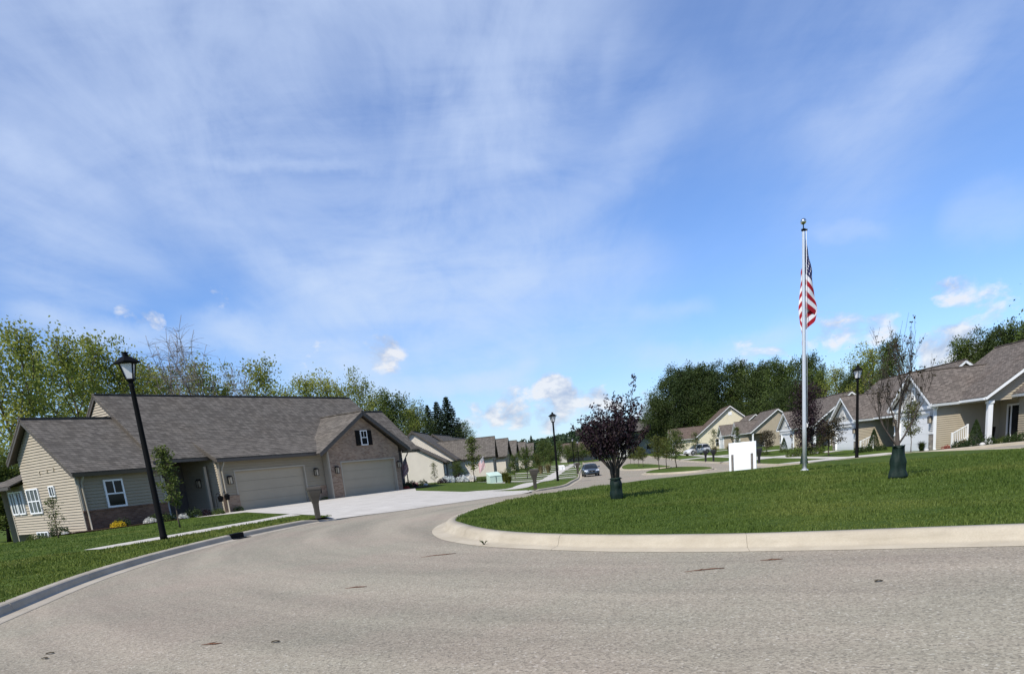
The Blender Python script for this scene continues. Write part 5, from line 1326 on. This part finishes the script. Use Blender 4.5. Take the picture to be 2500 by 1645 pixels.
# ------------------------------------------------------------------ vehicles
def vehicle(name, label, x, y, rot, paint, L_=4.7, W=1.78, suv=False, s=1.0):
    t = thing(name, label, 'car', (x, y, gz(x, y) if not suv else lz(x, y)+.01), rot, None, s)
    hw = W/2; zr = 1.40 if not suv else 1.70; hood = .86 if not suv else 1.02; belt = .93 if not suv else 1.08
    # body stations along x (front = +x): x, half width, bottom z, shoulder z, top z
    st = [(L_/2, hw*.66, .32, .46, .50), (L_/2-.06, hw*.82, .24, .56, .62), (L_/2-.30, hw*.95, .20, .64, hood-.14), (L_/2-.75, hw, .19, .70, hood-.05), (L_/2-1.25, hw, .19, .74, hood),
          (L_/2-1.50, hw, .19, .76, belt-.02), (.2, hw, .19, .78, belt), (-L_/2+1.3, hw, .19, .80, belt+.01), (-L_/2+.75, hw*.99, .20, .80, belt+(.02 if not suv else .06)), (-L_/2+.2, hw*.93, .24, .76, belt-.02), (-L_/2, hw*.80, .34, .62, belt-.16)]
    mb = MB(); ring = []
    for (px, w, zb, zs, zt) in st:
        ring += [(px, -w*.86, zb), (px, -w*.99, zb+.10), (px, -w, zs-.12), (px, -w*.985, zs), (px, -w*.86, zt-.015), (px, -w*.45, zt+.02), (px, 0, zt+.03), (px, w*.45, zt+.02), (px, w*.86, zt-.015), (px, w*.985, zs), (px, w, zs-.12), (px, w*.99, zb+.10), (px, w*.86, zb)]
    k = 13; fs = [(i*k+j, i*k+(j+1) % k, (i+1)*k+(j+1) % k, (i+1)*k+j) for i in range(len(st)-1) for j in range(k)]+[tuple(range(k))[::-1], tuple((len(st)-1)*k+j for j in range(k))]
    mb.add(ring, fs, 0, True); body = mb.build('body', paint, t)
    # greenhouse: base ring and roof ring
    xf, xb = L_/2-1.28, (-L_/2+.72 if not suv else -L_/2+.22); rf, rb = xf-.72, (xb+.60 if not suv else xb+.32)
    bw, rw = hw*.88, hw*.70
    P = lambda f, w, z: (f, w, z)
    zb0 = belt-.02
    r = MB(); rn = 7
    roof = []
    for i in range(rn):
        f = i/(rn-1); xx = rf+(rb-rf)*f; zz = zr-.05*(2*f-1)**2-.02*f
        roof += [(xx, -rw, zz-.06), (xx, -rw*.8, zz-.01), (xx, 0, zz+.02), (xx, rw*.8, zz-.01), (xx, rw, zz-.06)]
    r.add(roof, [(i*5+j, i*5+j+1, (i+1)*5+j+1, (i+1)*5+j) for i in range(rn-1) for j in range(4)], 0, True)
    for sg in (-1, 1):     # pillars
        r.bar((xf, sg*bw, zb0), (rf, sg*rw, zr-.11), .07, .07); r.bar((xb, sg*bw, zb0), (rb, sg*rw, zr-.12), .10, .09); r.bar(((xf+xb)/2+.1, sg*bw*.995, zb0), ((rf+rb)/2+.05, sg*rw*1.005, zr-.08), .06, .05)
        r.bar((rf, sg*rw, zr-.10), (rb, sg*rw, zr-.11), .05, .06)
    r.build('roof', paint, t)
    if suv:
        rr = MB(); [rr.tube([(rf-.2, sg*rw*.9, zr), (rf-.4, sg*rw*.9, zr+.07), (rb+.4, sg*rw*.9, zr+.07), (rb+.2, sg*rw*.9, zr)], .018, 5) for sg in (-1, 1)]; rr.build('roof_rail', 'black', t)
    g = MB(); g.add([(xf+.01, -bw, zb0), (xf+.01, bw, zb0), (rf, rw, zr-.07), (rf, -rw, zr-.07), (rf-.02, 0, zr-.02), (xf+.09, 0, zb0+.01)], [(0, 5, 4, 3), (5, 1, 2, 4)], 0, True); g.build('windscreen', 'car_glass', t, fix=False)
    g = MB(); g.add([(xb-.01, -bw, zb0), (xb-.01, bw, zb0), (rb, rw, zr-.09), (rb, -rw, zr-.09)], [(0, 1, 2, 3)]); g.build('rear_window', 'car_glass', t, fix=False)
    for sg in (-1, 1):
        g = MB(); g.add([(xf, sg*bw*1.0, zb0), (xb, sg*bw, zb0), (rb, sg*rw, zr-.11), (rf, sg*rw, zr-.11)], [(0, 1, 2, 3)]); g.build('side_window', 'car_glass', t, fix=False)
    for sx in (L_/2-.88, -L_/2+.92):
        for sg in (-1, 1):
            R_ = .325 if not suv else .37
            w = MB(); prof = [(R_*.62, -.10), (R_*.9, -.105), (R_, -.07), (R_, .07), (R_*.9, .105), (R_*.62, .10)]
            vs = []; n = 20
            for (rr, d) in prof:
                for q in range(n): vs.append((sx+rr*cos(2*pi*q/n), sg*(hw-.10)+d, R_+rr*sin(2*pi*q/n)))
            w.add(vs, [(i*n+q, i*n+(q+1) % n, (i+1)*n+(q+1) % n, (i+1)*n+q) for i in range(5) for q in range(n)], 0, True); wo = w.build('wheel', 'tyre', t)
            h = MB(); dd = sg*(hw-.10)+sg*.075
            h.add([(sx+R_*.63*cos(2*pi*q/n), dd, R_+R_*.63*sin(2*pi*q/n)) for q in range(n)], [tuple(range(n))])
            for q in range(5):
                a = 2*pi*q/5; h.bar((sx, dd+sg*.02, R_), (sx+R_*.6*cos(a), dd+sg*.02, R_+R_*.6*sin(a)), .06, .03, (0, 1, 0))
            h.build('rim', 'rim', wo)
            ar = MB(); ar.tube([(sx+(R_+.045)*cos(a), sg*(hw-.02), R_+(R_+.045)*sin(a)) for a in [pi*i/12 for i in range(13)]], .035, 5); ar.build('wheel_arch', 'black', t)
    for sg in (-1, 1):
        h = MB(); h.hexa([(L_/2-.16, sg*hw*.50, .56), (L_/2-.30, sg*hw*.95, .58), (L_/2-.36, sg*hw*.965, .74), (L_/2-.26, sg*hw*.52, .70), (L_/2-.015, sg*hw*.50, .55), (L_/2-.18, sg*hw*.93, .57), (L_/2-.25, sg*hw*.93, .74), (L_/2-.13, sg*hw*.50, .69)]); h.build('headlight', 'headlamp', t)
        tl = MB(); tl.box(-L_/2-.01, -L_/2+.10, min(sg*hw*.55, sg*hw*.86), max(sg*hw*.55, sg*hw*.86), .62, .80); tl.build('tail_light', 'tailred', t)
        m = MB(); m.box(xf-.22, xf-.08, min(sg*hw*.93, sg*(hw+.17)), max(sg*hw*.93, sg*(hw+.17)), belt, belt+.14); m.build('wing_mirror', paint, t, bevel=.02)
        fl = MB(); fl.box(L_/2-.14, L_/2-.05, min(sg*hw*.50, sg*hw*.68), max(sg*hw*.50, sg*hw*.68), .30, .37); fl.build('fog_light', 'headlamp', t)
    gr = MB(); gr.box(L_/2-.10, L_/2+.015, -hw*.36, hw*.36, .50, .64); [gr.box(L_/2+.015, L_/2+.022, -hw*.35, hw*.35, .515+i*.03, .525+i*.03) for i in range(4)]; gr.build('grille', 'black', t)
    bp = MB(); bp.box(L_/2-.08, L_/2+.03, -hw*.37, hw*.37, .635, .655); bp.box(L_/2-.02, L_/2+.035, -.03, .03, .53, .63); bp.build('grille_trim', 'chrome', t)
    bm = MB(); bm.box(L_/2-.16, L_/2+.01, -hw*.55, hw*.55, .22, .36); bm.build('air_intake', 'black', t)
    dl = MB()
    for sg in (-1, 1):
        for xx in (xf-.05, (xf+xb)/2+.1, xb+.28): dl.box(xx-.006, xx+.006, min(sg*(hw-.004), sg*(hw+.004)), max(sg*(hw-.004), sg*(hw+.004)), .30, .78)
    dl.build('door_seam', 'black', t)
    for sg in (-1, 1):
        for xx in ((xf+xb)/2+.32, xb+.5): h = MB(); h.box(xx-.09, xx+.09, min(sg*(hw-.01), sg*(hw+.02)), max(sg*(hw-.01), sg*(hw+.02)), .78, .80); h.build('door_handle', paint, t)
    return t
cx, _ = sight(1442, 1163, 76); vehicle('parked_car', 'steel blue sedan facing the camera beside the left kerb of the street', cx, 76, radians(-90-2), 'car_blue', 4.6, 1.72, False, .88)
sx, _ = sight(1702, 1104, 126); vehicle('parked_suv', 'silver sport utility car parked on a drive left of the white sign', sx, 126, radians(200), 'car_silver', 4.5, 1.8, True)

# railings beside the porches on the right
def railing(h, u, v0, v1, z0, z1):
    mb = MB(); a, b = h.pt(u, v0, z0), h.pt(u, v1, z1)
    up = Vector((0, 0, .82)); mb.bar(Vector(a)+up, Vector(b)+up, .07, .06); mb.bar(Vector(a)+up*.12, Vector(b)+up*.12, .05, .05)
    for k in range(1, 8):
        p = Vector(a).lerp(Vector(b), k/8); mb.bar(p+up*.12, p+up, .035, .035)
    for p in (a, b): mb.bar(Vector(p)-Vector((0, 0, .35)), Vector(p)+up*1.08, .09, .09)
    mb.build('railing', 'white', h.root)
railing(RH1, 2.2, 1.15, .25, -.05, .38); railing(RH2, 2.3, 1.85, .75, -.02, .42)

# right side pavement and drives
SWR = offset(KR, -4.1)
SWR = [p for p in SWR if p[1] > 8]
sheet('sidewalk', SWR+offset(SWR, -1.3)[::-1], lambda x, y: lz(x, y)+.014, 'walk')
for h, vf, ga, gb in ((RH1, 2.75, 3.7, 8.5), (RH2, 2.75, 3.7, 8.5), (RH3, 2.75, 3.7, 8.5), (RH4, 2.75, 3.7, 8.5)):
    x0, y0 = wp(h, (ga+gb)/2, vf); xr = min((p for p in KR), key=lambda p: abs(p[1]-y0))[0]
    p = [wp(h, ga, vf), wp(h, gb, vf), (xr+.45, y0+2.6), (xr+.45, y0-2.6)]
    sheet('driveway', p, lambda x, y: lz(x, y)+.018, 'walk')
for yy, w in ((69, 1.0), (73, 2.4), (80.5, 1.2), (88, 2.6), (98, 1.4), (108, 4.2), (123, 4.5), (140, 4.5), (160, 4.5)):
    xk = min((p for p in KB), key=lambda p: abs(p[1]-yy))[0]
    sheet('driveway', [(xk-.4, yy), (xk-.4, yy+w), (xk-9.5, yy+w+.5), (xk-9.5, yy+.5)], lambda x, y: lz(x, y)+.018, 'walk')

# things near the duplex: storm drain, hanging feeder poles, meters
def drain():
    i = min(range(len(KL)), key=lambda k: hypot(KL[k][0]+6.45, KL[k][1]-19.3)); x, y = KL[i]; x1, y1 = KL[i+1]; a = atan2(y1-y, x1-x)
    t = thing('storm_drain', 'dark storm drain inlet set into the left kerb below the lamp post', 'drain', (x, y, gz(x, y)), a)
    mb = MB(); mb.box(-.30, .30, .225, .395, .02, .148); mb.build('casting', 'black', t, bevel=.008)
    g = MB(); g.box(-.30, .30, .02, .21, .012, .020)
    for k in range(6): g.box(-.27+k*.09, -.23+k*.09, .03, .20, .020, .028)
    g.build('grate', 'black', t)
drain()
def feeder(u, v, h, label):
    x, y = wp(A, u, v); t = thing('lantern_pole', label, 'lantern pole', (x, y, lz(x, y)), radians(55))
    mb = MB(); mb.tube([(0, 0, 0), (0, 0, h), (.06, 0, h+.12), (.18, 0, h+.14), (.26, 0, h+.04)], .012, 5); mb.build('hook', 'black', t)
    f = MB(); f.hexa([(.18, -.08, h-.32), (.34, -.08, h-.32), (.34, .08, h-.32), (.18, .08, h-.32), (.16, -.10, h-.08), (.36, -.10, h-.08), (.36, .10, h-.08), (.16, .10, h-.08)]); f.hexa([(.14, -.12, h-.08), (.38, -.12, h-.08), (.38, .12, h-.08), (.14, .12, h-.08), (.23, -.03, h+.02), (.29, -.03, h+.02), (.29, .03, h+.02), (.23, .03, h+.02)]); f.build('lantern', 'black', t)
feeder(-1.65, .55, .95, 'left black hooked lantern pole beside the porch steps of the duplex'); feeder(-1.25, .6, 1.0, 'right black hooked lantern pole against the tan garage side wall')

# a wicker chair on the nearest porch
def chair():
    x, y = wp(RH1, 2.1, -.9); t = thing('porch_chair', 'dark chair on the nearest porch left of the open doorway', 'chair', (x, y, RH1.root.location.z), radians(190))
    s = MB(); s.box(-.26, .26, -.26, .26, .38, .44); s.build('seat', 'black', t, bevel=.01)
    b = MB(); b.hexa([(-.26, .22, .44), (.26, .22, .44), (.26, .26, .44), (-.26, .26, .44), (-.24, .32, .95), (.24, .32, .95), (.24, .36, .95), (-.24, .36, .95)]); b.build('backrest', 'black', t)
    for sx in (-.23, .23):
        for sy in (-.22, .22): l = MB(); l.box(sx-.02, sx+.02, sy-.02, sy+.02, 0, .38); l.build('leg', 'black', t)
        a = MB(); a.box(sx-.03, sx+.03, -.24, .24, .62, .65); a.box(sx-.02, sx+.02, -.23, -.19, .44, .62); a.build('armrest', 'black', t)
chair()

# litter on the road: twigs, dead leaves
def litter():
    R = random.Random(3)
    spots = [(-.95, 11.0, .26, 'twig', 'long rusty twig on the road just left of the island kerb'), (2.0, 7.35, .20, 'twig', 'rusty twig on the road in the middle foreground'), (-1.75, 8.6, .13, 'twig', 'short dark twig on the road left of the middle'),
             (2.75, 7.55, .11, 'twig', 'small brown twig right of the longer middle twig'), (-2.55, 6.2, .09, 'twig', 'short brown twig at the bottom left of the road')]
    for x, y, l, kind, lab in spots:
        mb = MB(); pts = [(-l, R.gauss(0, .01), .006), (-l*.3, R.gauss(0, .015), .010), (l*.4, R.gauss(0, .012), .008), (l, 0, .006)]
        mb.tube(pts, [.002, .005, .006, .003], 5); mb.tube([pts[1], (pts[1][0]+.05, .04, .012)], [.005, .002], 4)
        o = mb.build('twig', 'twig', None, lab, cat='twig', group='twigs on the road'); o.location = (x, y, gz(x, y)); o.rotation_euler = (0, 0, R.gauss(0, .25)-.1)
    for x, y, lab in ((3.05, 5.95, 'dark curled leaf on the road at the lower right'), (-4.05, 6.3, 'dark leaf at the bottom left of the road'), (-4.12, 6.5, 'second dark leaf just beyond the bottom left one'), (-1.95, 6.0, 'curled leaf at the bottom of the road near the left')):
        mb = MB(); n = 8
        vs = [(0.0, 0, .012)]+[((.036*cos(2*pi*k/n)*(1+.25*(k % 2))), .02*sin(2*pi*k/n), .004+.014*abs(sin(2*pi*k/n))) for k in range(n)]
        mb.add(vs, [(0, 1+k, 1+(k+1) % n) for k in range(n)], 0, True)
        o = mb.build('dead_leaf', 'deadleaf', None, lab, cat='leaf', group='leaves on the road', fix=False); o.location = (x, y, gz(x, y)); o.rotation_euler = (0, 0, R.uniform(-.5, .5))
    w = MB()
    for k in range(16):
        a = R.random()*6.28; w.tube([(0, 0, 0), (cos(a)*.04, sin(a)*.04, .05), (cos(a)*.08, sin(a)*.08, .045+.04*R.random())], [.004, .004, .001], 3)
    o = w.build('weed', 'leaf_shrub', None, 'tiny weed growing in the gutter of the island kerb', cat='weed'); o.location = (-.28, 11.75, gz(-.28, 11.75)+.01)
litter()

# ------------------------------------------------------------------ grass blades near the camera
def inside(x, y, pl):
    c = False; j = len(pl)-1
    for i in range(len(pl)):
        xi, yi = pl[i]; xj, yj = pl[j]
        if (yi > y) != (yj > y) and x < (xj-xi)*(y-yi)/(yj-yi)+xi: c = not c
        j = i
    return c
def blades(name, poly, ymax, dens, h, zoff, label, mat='blade'):
    xs = [p[0] for p in poly]; ys = [p[1] for p in poly]
    P = []; R = random.Random(12)
    x0, x1, y0, y1 = min(xs), max(xs), min(ys), min(max(ys), ymax)
    n = int((x1-x0)*(y1-y0)*dens)
    V = []
    for _ in range(n):
        x = R.uniform(x0, x1); y = R.uniform(y0, y1); d = hypot(x, y)
        if R.random() > min(1, (11.0/d)**1.5): continue
        if x > d*.82 or x < -d*.80: continue
        if not inside(x, y, poly): continue
        V.append((x, y, d))
    m = len(V); A_ = np.array(V); a = rng.uniform(0, 2*pi, m); hh = h*rng.uniform(.5, 1.25, m)*np.clip(A_[:, 2]/13, .9, 1.5); w = .0065*np.clip(A_[:, 2]/10, .9, 3.0)*rng.uniform(.7, 1.3, m)
    # tufts: height follows a slow pattern
    tuft = .75+.45*np.sin(A_[:, 0]*3.1+np.sin(A_[:, 1]*2.3)*1.7)*np.sin(A_[:, 1]*3.7+A_[:, 0]); hh *= np.clip(tuft, .45, 1.3)
    lean = rng.uniform(.1, .75, m)*hh; b = rng.uniform(0, 2*pi, m)
    z = np.array([zoff(x, y) for x, y, d in V])-.005
    dx, dy = np.cos(a)*w, np.sin(a)*w; lx, ly = np.cos(b)*lean, np.sin(b)*lean
    v = np.stack([np.stack([A_[:, 0]-dx, A_[:, 1]-dy, z], 1), np.stack([A_[:, 0]+dx, A_[:, 1]+dy, z], 1), np.stack([A_[:, 0]+lx*.45+dx*.6, A_[:, 1]+ly*.45+dy*.6, z+hh*.62], 1), np.stack([A_[:, 0]+lx, A_[:, 1]+ly, z+hh], 1)], 1).reshape(-1, 3)
    me = bpy.data.meshes.new(name); me.vertices.add(4*m); me.vertices.foreach_set('co', v.ravel()); me.loops.add(4*m); me.loops.foreach_set('vertex_index', np.arange(4*m))
    me.polygons.add(m); me.polygons.foreach_set('loop_start', np.arange(m)*4); me.polygons.foreach_set('loop_total', np.full(m, 4)); me.materials.append(M[mat]); me.update(calc_edges=True)
    link(name, me, kind='stuff', label=label, cat='grass')
blades('grass', ISLG, 26, 1500, .046, lambda x, y: gz(x, y)+.145, 'thick mown grass covering the island lawn')
vp = kl_back[::-1]+[(-14, 4), (-22, 20), (-14, 30), (-9.4, 27), (-10.3, 18.6), (-9.2, 20.9), (-8.2, 24.5), (-7.6, 27.0), (-7.2, 27.3), (-5.5, 24.4)]
blades('grass', [p for p in kl_back[::-1] if p[1] > 6]+[(-13, 6), (-18, 14), (-10.6, 18.6), (-9.85, 18.4), (-8.85, 20.9), (-7.9, 24.3), (-7.4, 27.2), (-5.6, 24.4)], 27, 1100, .044, lz, 'bright mown grass on the verge along the left kerb', 'blade_lt')

blades('grass', [(-10.7, 19.3), (-9.6, 22.2), (-8.8, 27.0), (-8.6, 30.6), (-12.6, 38.0), (-16.0, 37.6), (-19.2, 32.6), (-20.5, 28), (-17.5, 21), (-15, 16.5), (-12.4, 15)], 40, 620, .032, lz, 'mown front lawn of the duplex behind the pavement', 'blade')

# ------------------------------------------------------------------ sun and sky
SUN_AZ = radians(180+38)      # clockwise from +y: behind the camera, to the left
SUN_EL = radians(49)
sd = bpy.data.lights.new('sun', 'SUN'); sd.energy = 4.9; sd.angle = radians(.53); sd.color = (1.0, .955, .88)
so = bpy.data.objects.new('sun', sd); COL.objects.link(so)
dirv = Vector((sin(SUN_AZ)*cos(SUN_EL), cos(SUN_AZ)*cos(SUN_EL), sin(SUN_EL)))
so.rotation_euler = dirv.to_track_quat('Z', 'Y').to_euler(); so.location = dirv*60

def ray(px, py):
    x, z = sight(px, py, 1.0); return Vector((x, 1.0, z-CAMH)).normalized()
def make_world():
    w = bpy.data.worlds.new('World'); SC.world = w; w.use_nodes = True; nt = w.node_tree; nt.nodes.clear()
    sky = nt.nodes.new('ShaderNodeTexSky'); sky.sky_type = 'NISHITA'; sky.sun_disc = False; sky.sun_elevation = SUN_EL; sky.sun_rotation = SUN_AZ
    sky.air_density = 1.0; sky.dust_density = .4; sky.ozone_density = 2.0; sky.altitude = 200
    tc = nt.nodes.new('ShaderNodeTexCoord'); d = tc.outputs['Generated']
    sp = nt.nodes.new('ShaderNodeSeparateXYZ'); L(nt, d, sp.inputs[0])
    zc = math_(nt, 'ADD', math_(nt, 'MAXIMUM', sp.outputs[2], 0.0), .16)
    cb = nt.nodes.new('ShaderNodeCombineXYZ'); L(nt, math_(nt, 'DIVIDE', sp.outputs[0], zc), cb.inputs[0]); L(nt, math_(nt, 'DIVIDE', sp.outputs[1], zc), cb.inputs[1])
    def dot(v):
        n = nt.nodes.new('ShaderNodeVectorMath'); n.operation = 'DOT_PRODUCT'; L(nt, d, n.inputs[0]); n.inputs[1].default_value = tuple(v); return n.outputs['Value']
    def blob(px, py, deg, amt, soft=0.0):
        c = cos(radians(deg)); n = nt.nodes.new('ShaderNodeMapRange'); n.interpolation_type = 'SMOOTHSTEP'
        L(nt, dot(ray(px, py)), n.inputs[0]); n.inputs[1].default_value = c; n.inputs[2].default_value = cos(radians(soft)); n.inputs[3].default_value = 0; n.inputs[4].default_value = amt
        return n.outputs[0]
    S = SKYB
    wisp = noise(nt, mapping(nt, cb.outputs[0], (1.0, .5, 1), (0, 0, radians(-52))), 1.7, 10, .62, 1.5)
    wisp2 = noise(nt, mapping(nt, cb.outputs[0], (.55, 1.3, 1), (0, 0, radians(24)), (3.1, 1.7, 0)), 1.5, 9, .6, 1.2)
    f = math_(nt, 'ADD', math_(nt, 'MULTIPLY', wisp, .55), math_(nt, 'MULTIPLY', wisp2, .45))
    tot = None
    for b in S: 
        o = blob(*b); tot = o if tot is None else math_(nt, 'ADD', tot, o)
    warp = math_(nt, 'MULTIPLY', math_(nt, 'SUBTRACT', noise(nt, d, 5.5, 8, .62), .5), .12)
    streak = None
    for (x0, y0, x1, y1, wd, amt) in BANDS:
        k = 1.0504; a_, b_ = ray(x0*k, y0*k), ray(x1*k, y1*k); nn = a_.cross(b_).normalized(); mid = (a_+b_).normalized(); half = a_.angle(b_)/2
        lw = math_(nt, 'ABSOLUTE', math_(nt, 'ADD', dot(nn), math_(nt, 'MULTIPLY', warp, min(1.0, .35+wd*.3))))
        mr = nt.nodes.new('ShaderNodeMapRange'); mr.interpolation_type = 'SMOOTHSTEP'; L(nt, lw, mr.inputs[0]); mr.inputs[1].default_value = radians(wd); mr.inputs[2].default_value = 0; mr.inputs[3].default_value = 0; mr.inputs[4].default_value = amt
        en = nt.nodes.new('ShaderNodeMapRange'); en.interpolation_type = 'SMOOTHSTEP'; L(nt, dot(mid), en.inputs[0]); en.inputs[1].default_value = cos(half*1.2); en.inputs[2].default_value = cos(half*.45); en.inputs[3].default_value = 0; en.inputs[4].default_value = 1
        o = math_(nt, 'MULTIPLY', mr.outputs[0], en.outputs[0]); streak = o if streak is None else math_(nt, 'ADD', streak, o)
    fib = noise(nt, mapping(nt, cb.outputs[0], (1.0, .40, 1), (0, 0, radians(-56)), (5, 2, 0)), 4.6, 6, .62, 1.6)
    f = math_(nt, 'ADD', math_(nt, 'MULTIPLY', f, .80), math_(nt, 'MULTIPLY', fib, .20))
    tex = ramp(nt, f, .36, .66)
    msk = math_(nt, 'ADD', tot, .13, clamp=True)
    cov = math_(nt, 'MULTIPLY', msk, math_(nt, 'ADD', math_(nt, 'MULTIPLY', tex, 1.25), .12))
    cov = math_(nt, 'ADD', cov, math_(nt, 'MULTIPLY', streak, math_(nt, 'ADD', math_(nt, 'MULTIPLY', tex, .75), .45)))
    cov = math_(nt, 'SUBTRACT', 1.0, math_(nt, 'EXPONENT', math_(nt, 'MULTIPLY', cov, -1.2)))
    # sky colour: Nishita pushed to the camera's saturated blue
    skyc = mixc(nt, 1.0, sky.outputs[0], SKYT, 'MULTIPLY')
    hz = nt.nodes.new('ShaderNodeMapRange'); L(nt, sp.outputs[2], hz.inputs[0]); hz.inputs[1].default_value = 0; hz.inputs[2].default_value = .30; hz.inputs[3].default_value = 1; hz.inputs[4].default_value = 0
    cirrus = mixc(nt, hz.outputs[0], CIRC, CIRH)
    c = mixc(nt, cov, skyc, cirrus)
    # small cumulus low over the houses, with grey undersides
    an = math_(nt, 'ARCTAN2', sp.outputs[0], sp.outputs[1])
    cc = nt.nodes.new('ShaderNodeCombineXYZ'); L(nt, math_(nt, 'MULTIPLY', an, 9.0), cc.inputs[0]); L(nt, math_(nt, 'MULTIPLY', sp.outputs[2], 15.0), cc.inputs[1])
    cu = noise(nt, cc.outputs[0], 1.7, 7, .6, .25)
    ct = None
    for b in CUMB:
        o = blob(*b); ct = o if ct is None else math_(nt, 'MAXIMUM', ct, o)
    cuf = math_(nt, 'ADD', math_(nt, 'SUBTRACT', cu, .62), ct)
    cm = math_(nt, 'MULTIPLY', ramp(nt, cuf, .02, .16), math_(nt, 'MULTIPLY', ct, 12.0, clamp=True))
    cu2 = noise(nt, mapping(nt, cc.outputs[0], (1, 1, 1), (0, 0, 0), (.10, -.22, 0)), 1.7, 5, .6, .25)
    lit = ramp(nt, math_(nt, 'ADD', math_(nt, 'SUBTRACT', cu, cu2), .5), .42, .60)
    cc_ = mixc(nt, lit, CUMD, CUML)
    c = mixc(nt, math_(nt, 'MULTIPLY', cm, .85), c, cc_)
    bg = nt.nodes.new('ShaderNodeBackground'); L(nt, c, bg.inputs[0]); bg.inputs[1].default_value = .115
    o = nt.nodes.new('ShaderNodeOutputWorld'); L(nt, bg.outputs[0], o.inputs[0])
SKYT = (.82, 1.04, 1.44)
CIRC = (5.3, 6.4, 8.6); CIRH = (5.6, 6.9, 8.4); CUMD = (4.0, 4.7, 6.2); CUML = (7.6, 7.7, 8.0)
SKYB = [(2150, 150, 17, .10, 3), (1650, 330, 16, .06, 2), (2450, 330, 10, .10, 1), (1950, 600, 9, .05, 1), (900, 30, 20, .74, 2), (250, 60, 17, .40, 3), (100, 280, 14, .16, 2), (1150, 120, 9, .22, 1), (850, 700, 9, .06, 1), (1100, 690, 9, .10, 1), (1380, 650, 8, .08, 1), (1050, 860, 11, .14, 2), (2080, 260, 9, .06, 1), (1500, 480, 10, .10, 2), (60, 560, 8, .10, 1),
        (740, 330, 8, -.36, 1), (930, 190, 5, -.26, 1), (1780, 700, 10, -.22, 1), (2440, 520, 10, -.26, 1), (400, 640, 7, -.22, 1), (1650, 200, 12, -.14, 2), (1300, 330, 8, -.12, 1)]
CUMB = [(1350, 984, 2.7, .34, .7), (1262, 992, 2.3, .30, .5), (1215, 1015, 1.6, .22, .3), (935, 868, 2.2, .18, .4), (770, 870, 2.4, .14, .4), (2200, 780, 3.0, .15, .6), (2300, 755, 2.6, .13, .6), (2450, 785, 3.0, .17, .6), (2040, 795, 2.6, .15, .5), (335, 752, 1.8, .18, .3), (380, 783, 1.0, .16, .2), (530, 722, 1.2, .14, .2), (1150, 1030, 2.0, .2, .4), (1560, 1010, 3, .22, .5), (1440, 1010, 3.0, .2, .5), (2320, 860, 3, .26, .5), (1850, 905, 3, .2, .5)]
BANDS = [(440, 376, 880, 396, .55, .40), (480, 800, 960, 630, 2.6, .30), (700, 670, 1560, 610, 3.0, .42), (1040, 740, 1520, 280, 2.6, .30), (1380, 440, 1680, 170, 2.4, .20), (-60, 290, 280, 470, 1.3, .40), (60, 470, 430, 660, 1.8, .25), (330, 430, 760, 680, 1.2, .20),
         (1860, 360, 2290, 60, 2.6, .30), (2180, 530, 2420, 470, 3.0, .35), (20, 750, 440, 800, 1.4, .85), (420, 765, 920, 850, 1.9, .85), (820, 905, 1230, 880, 1.2, .7), (1070, 910, 1250, 835, 1.0, .5), (600, 800, 1560, 770, 4.0, .30), (1450, 845, 1880, 770, 1.5, .5),
         (1470, 745, 1660, 695, 1.0, .28), (1030, 180, 1090, 430, 1.3, .22), (1450, 40, 1410, 260, 1.1, .16), (1130, 375, 1290, 385, .7, .25), (560, 600, 900, 740, 1.4, .18), (0, 640, 330, 690, 1.6, .22), (1880, 540, 2060, 560, .7, .25)]
make_world()
SC.view_settings.view_transform = 'Standard'; SC.view_settings.look = 'None'; SC.view_settings.exposure = 0; SC.view_settings.gamma = 1
SC.cycles.max_bounces = 6; SC.cycles.transparent_max_bounces = 4
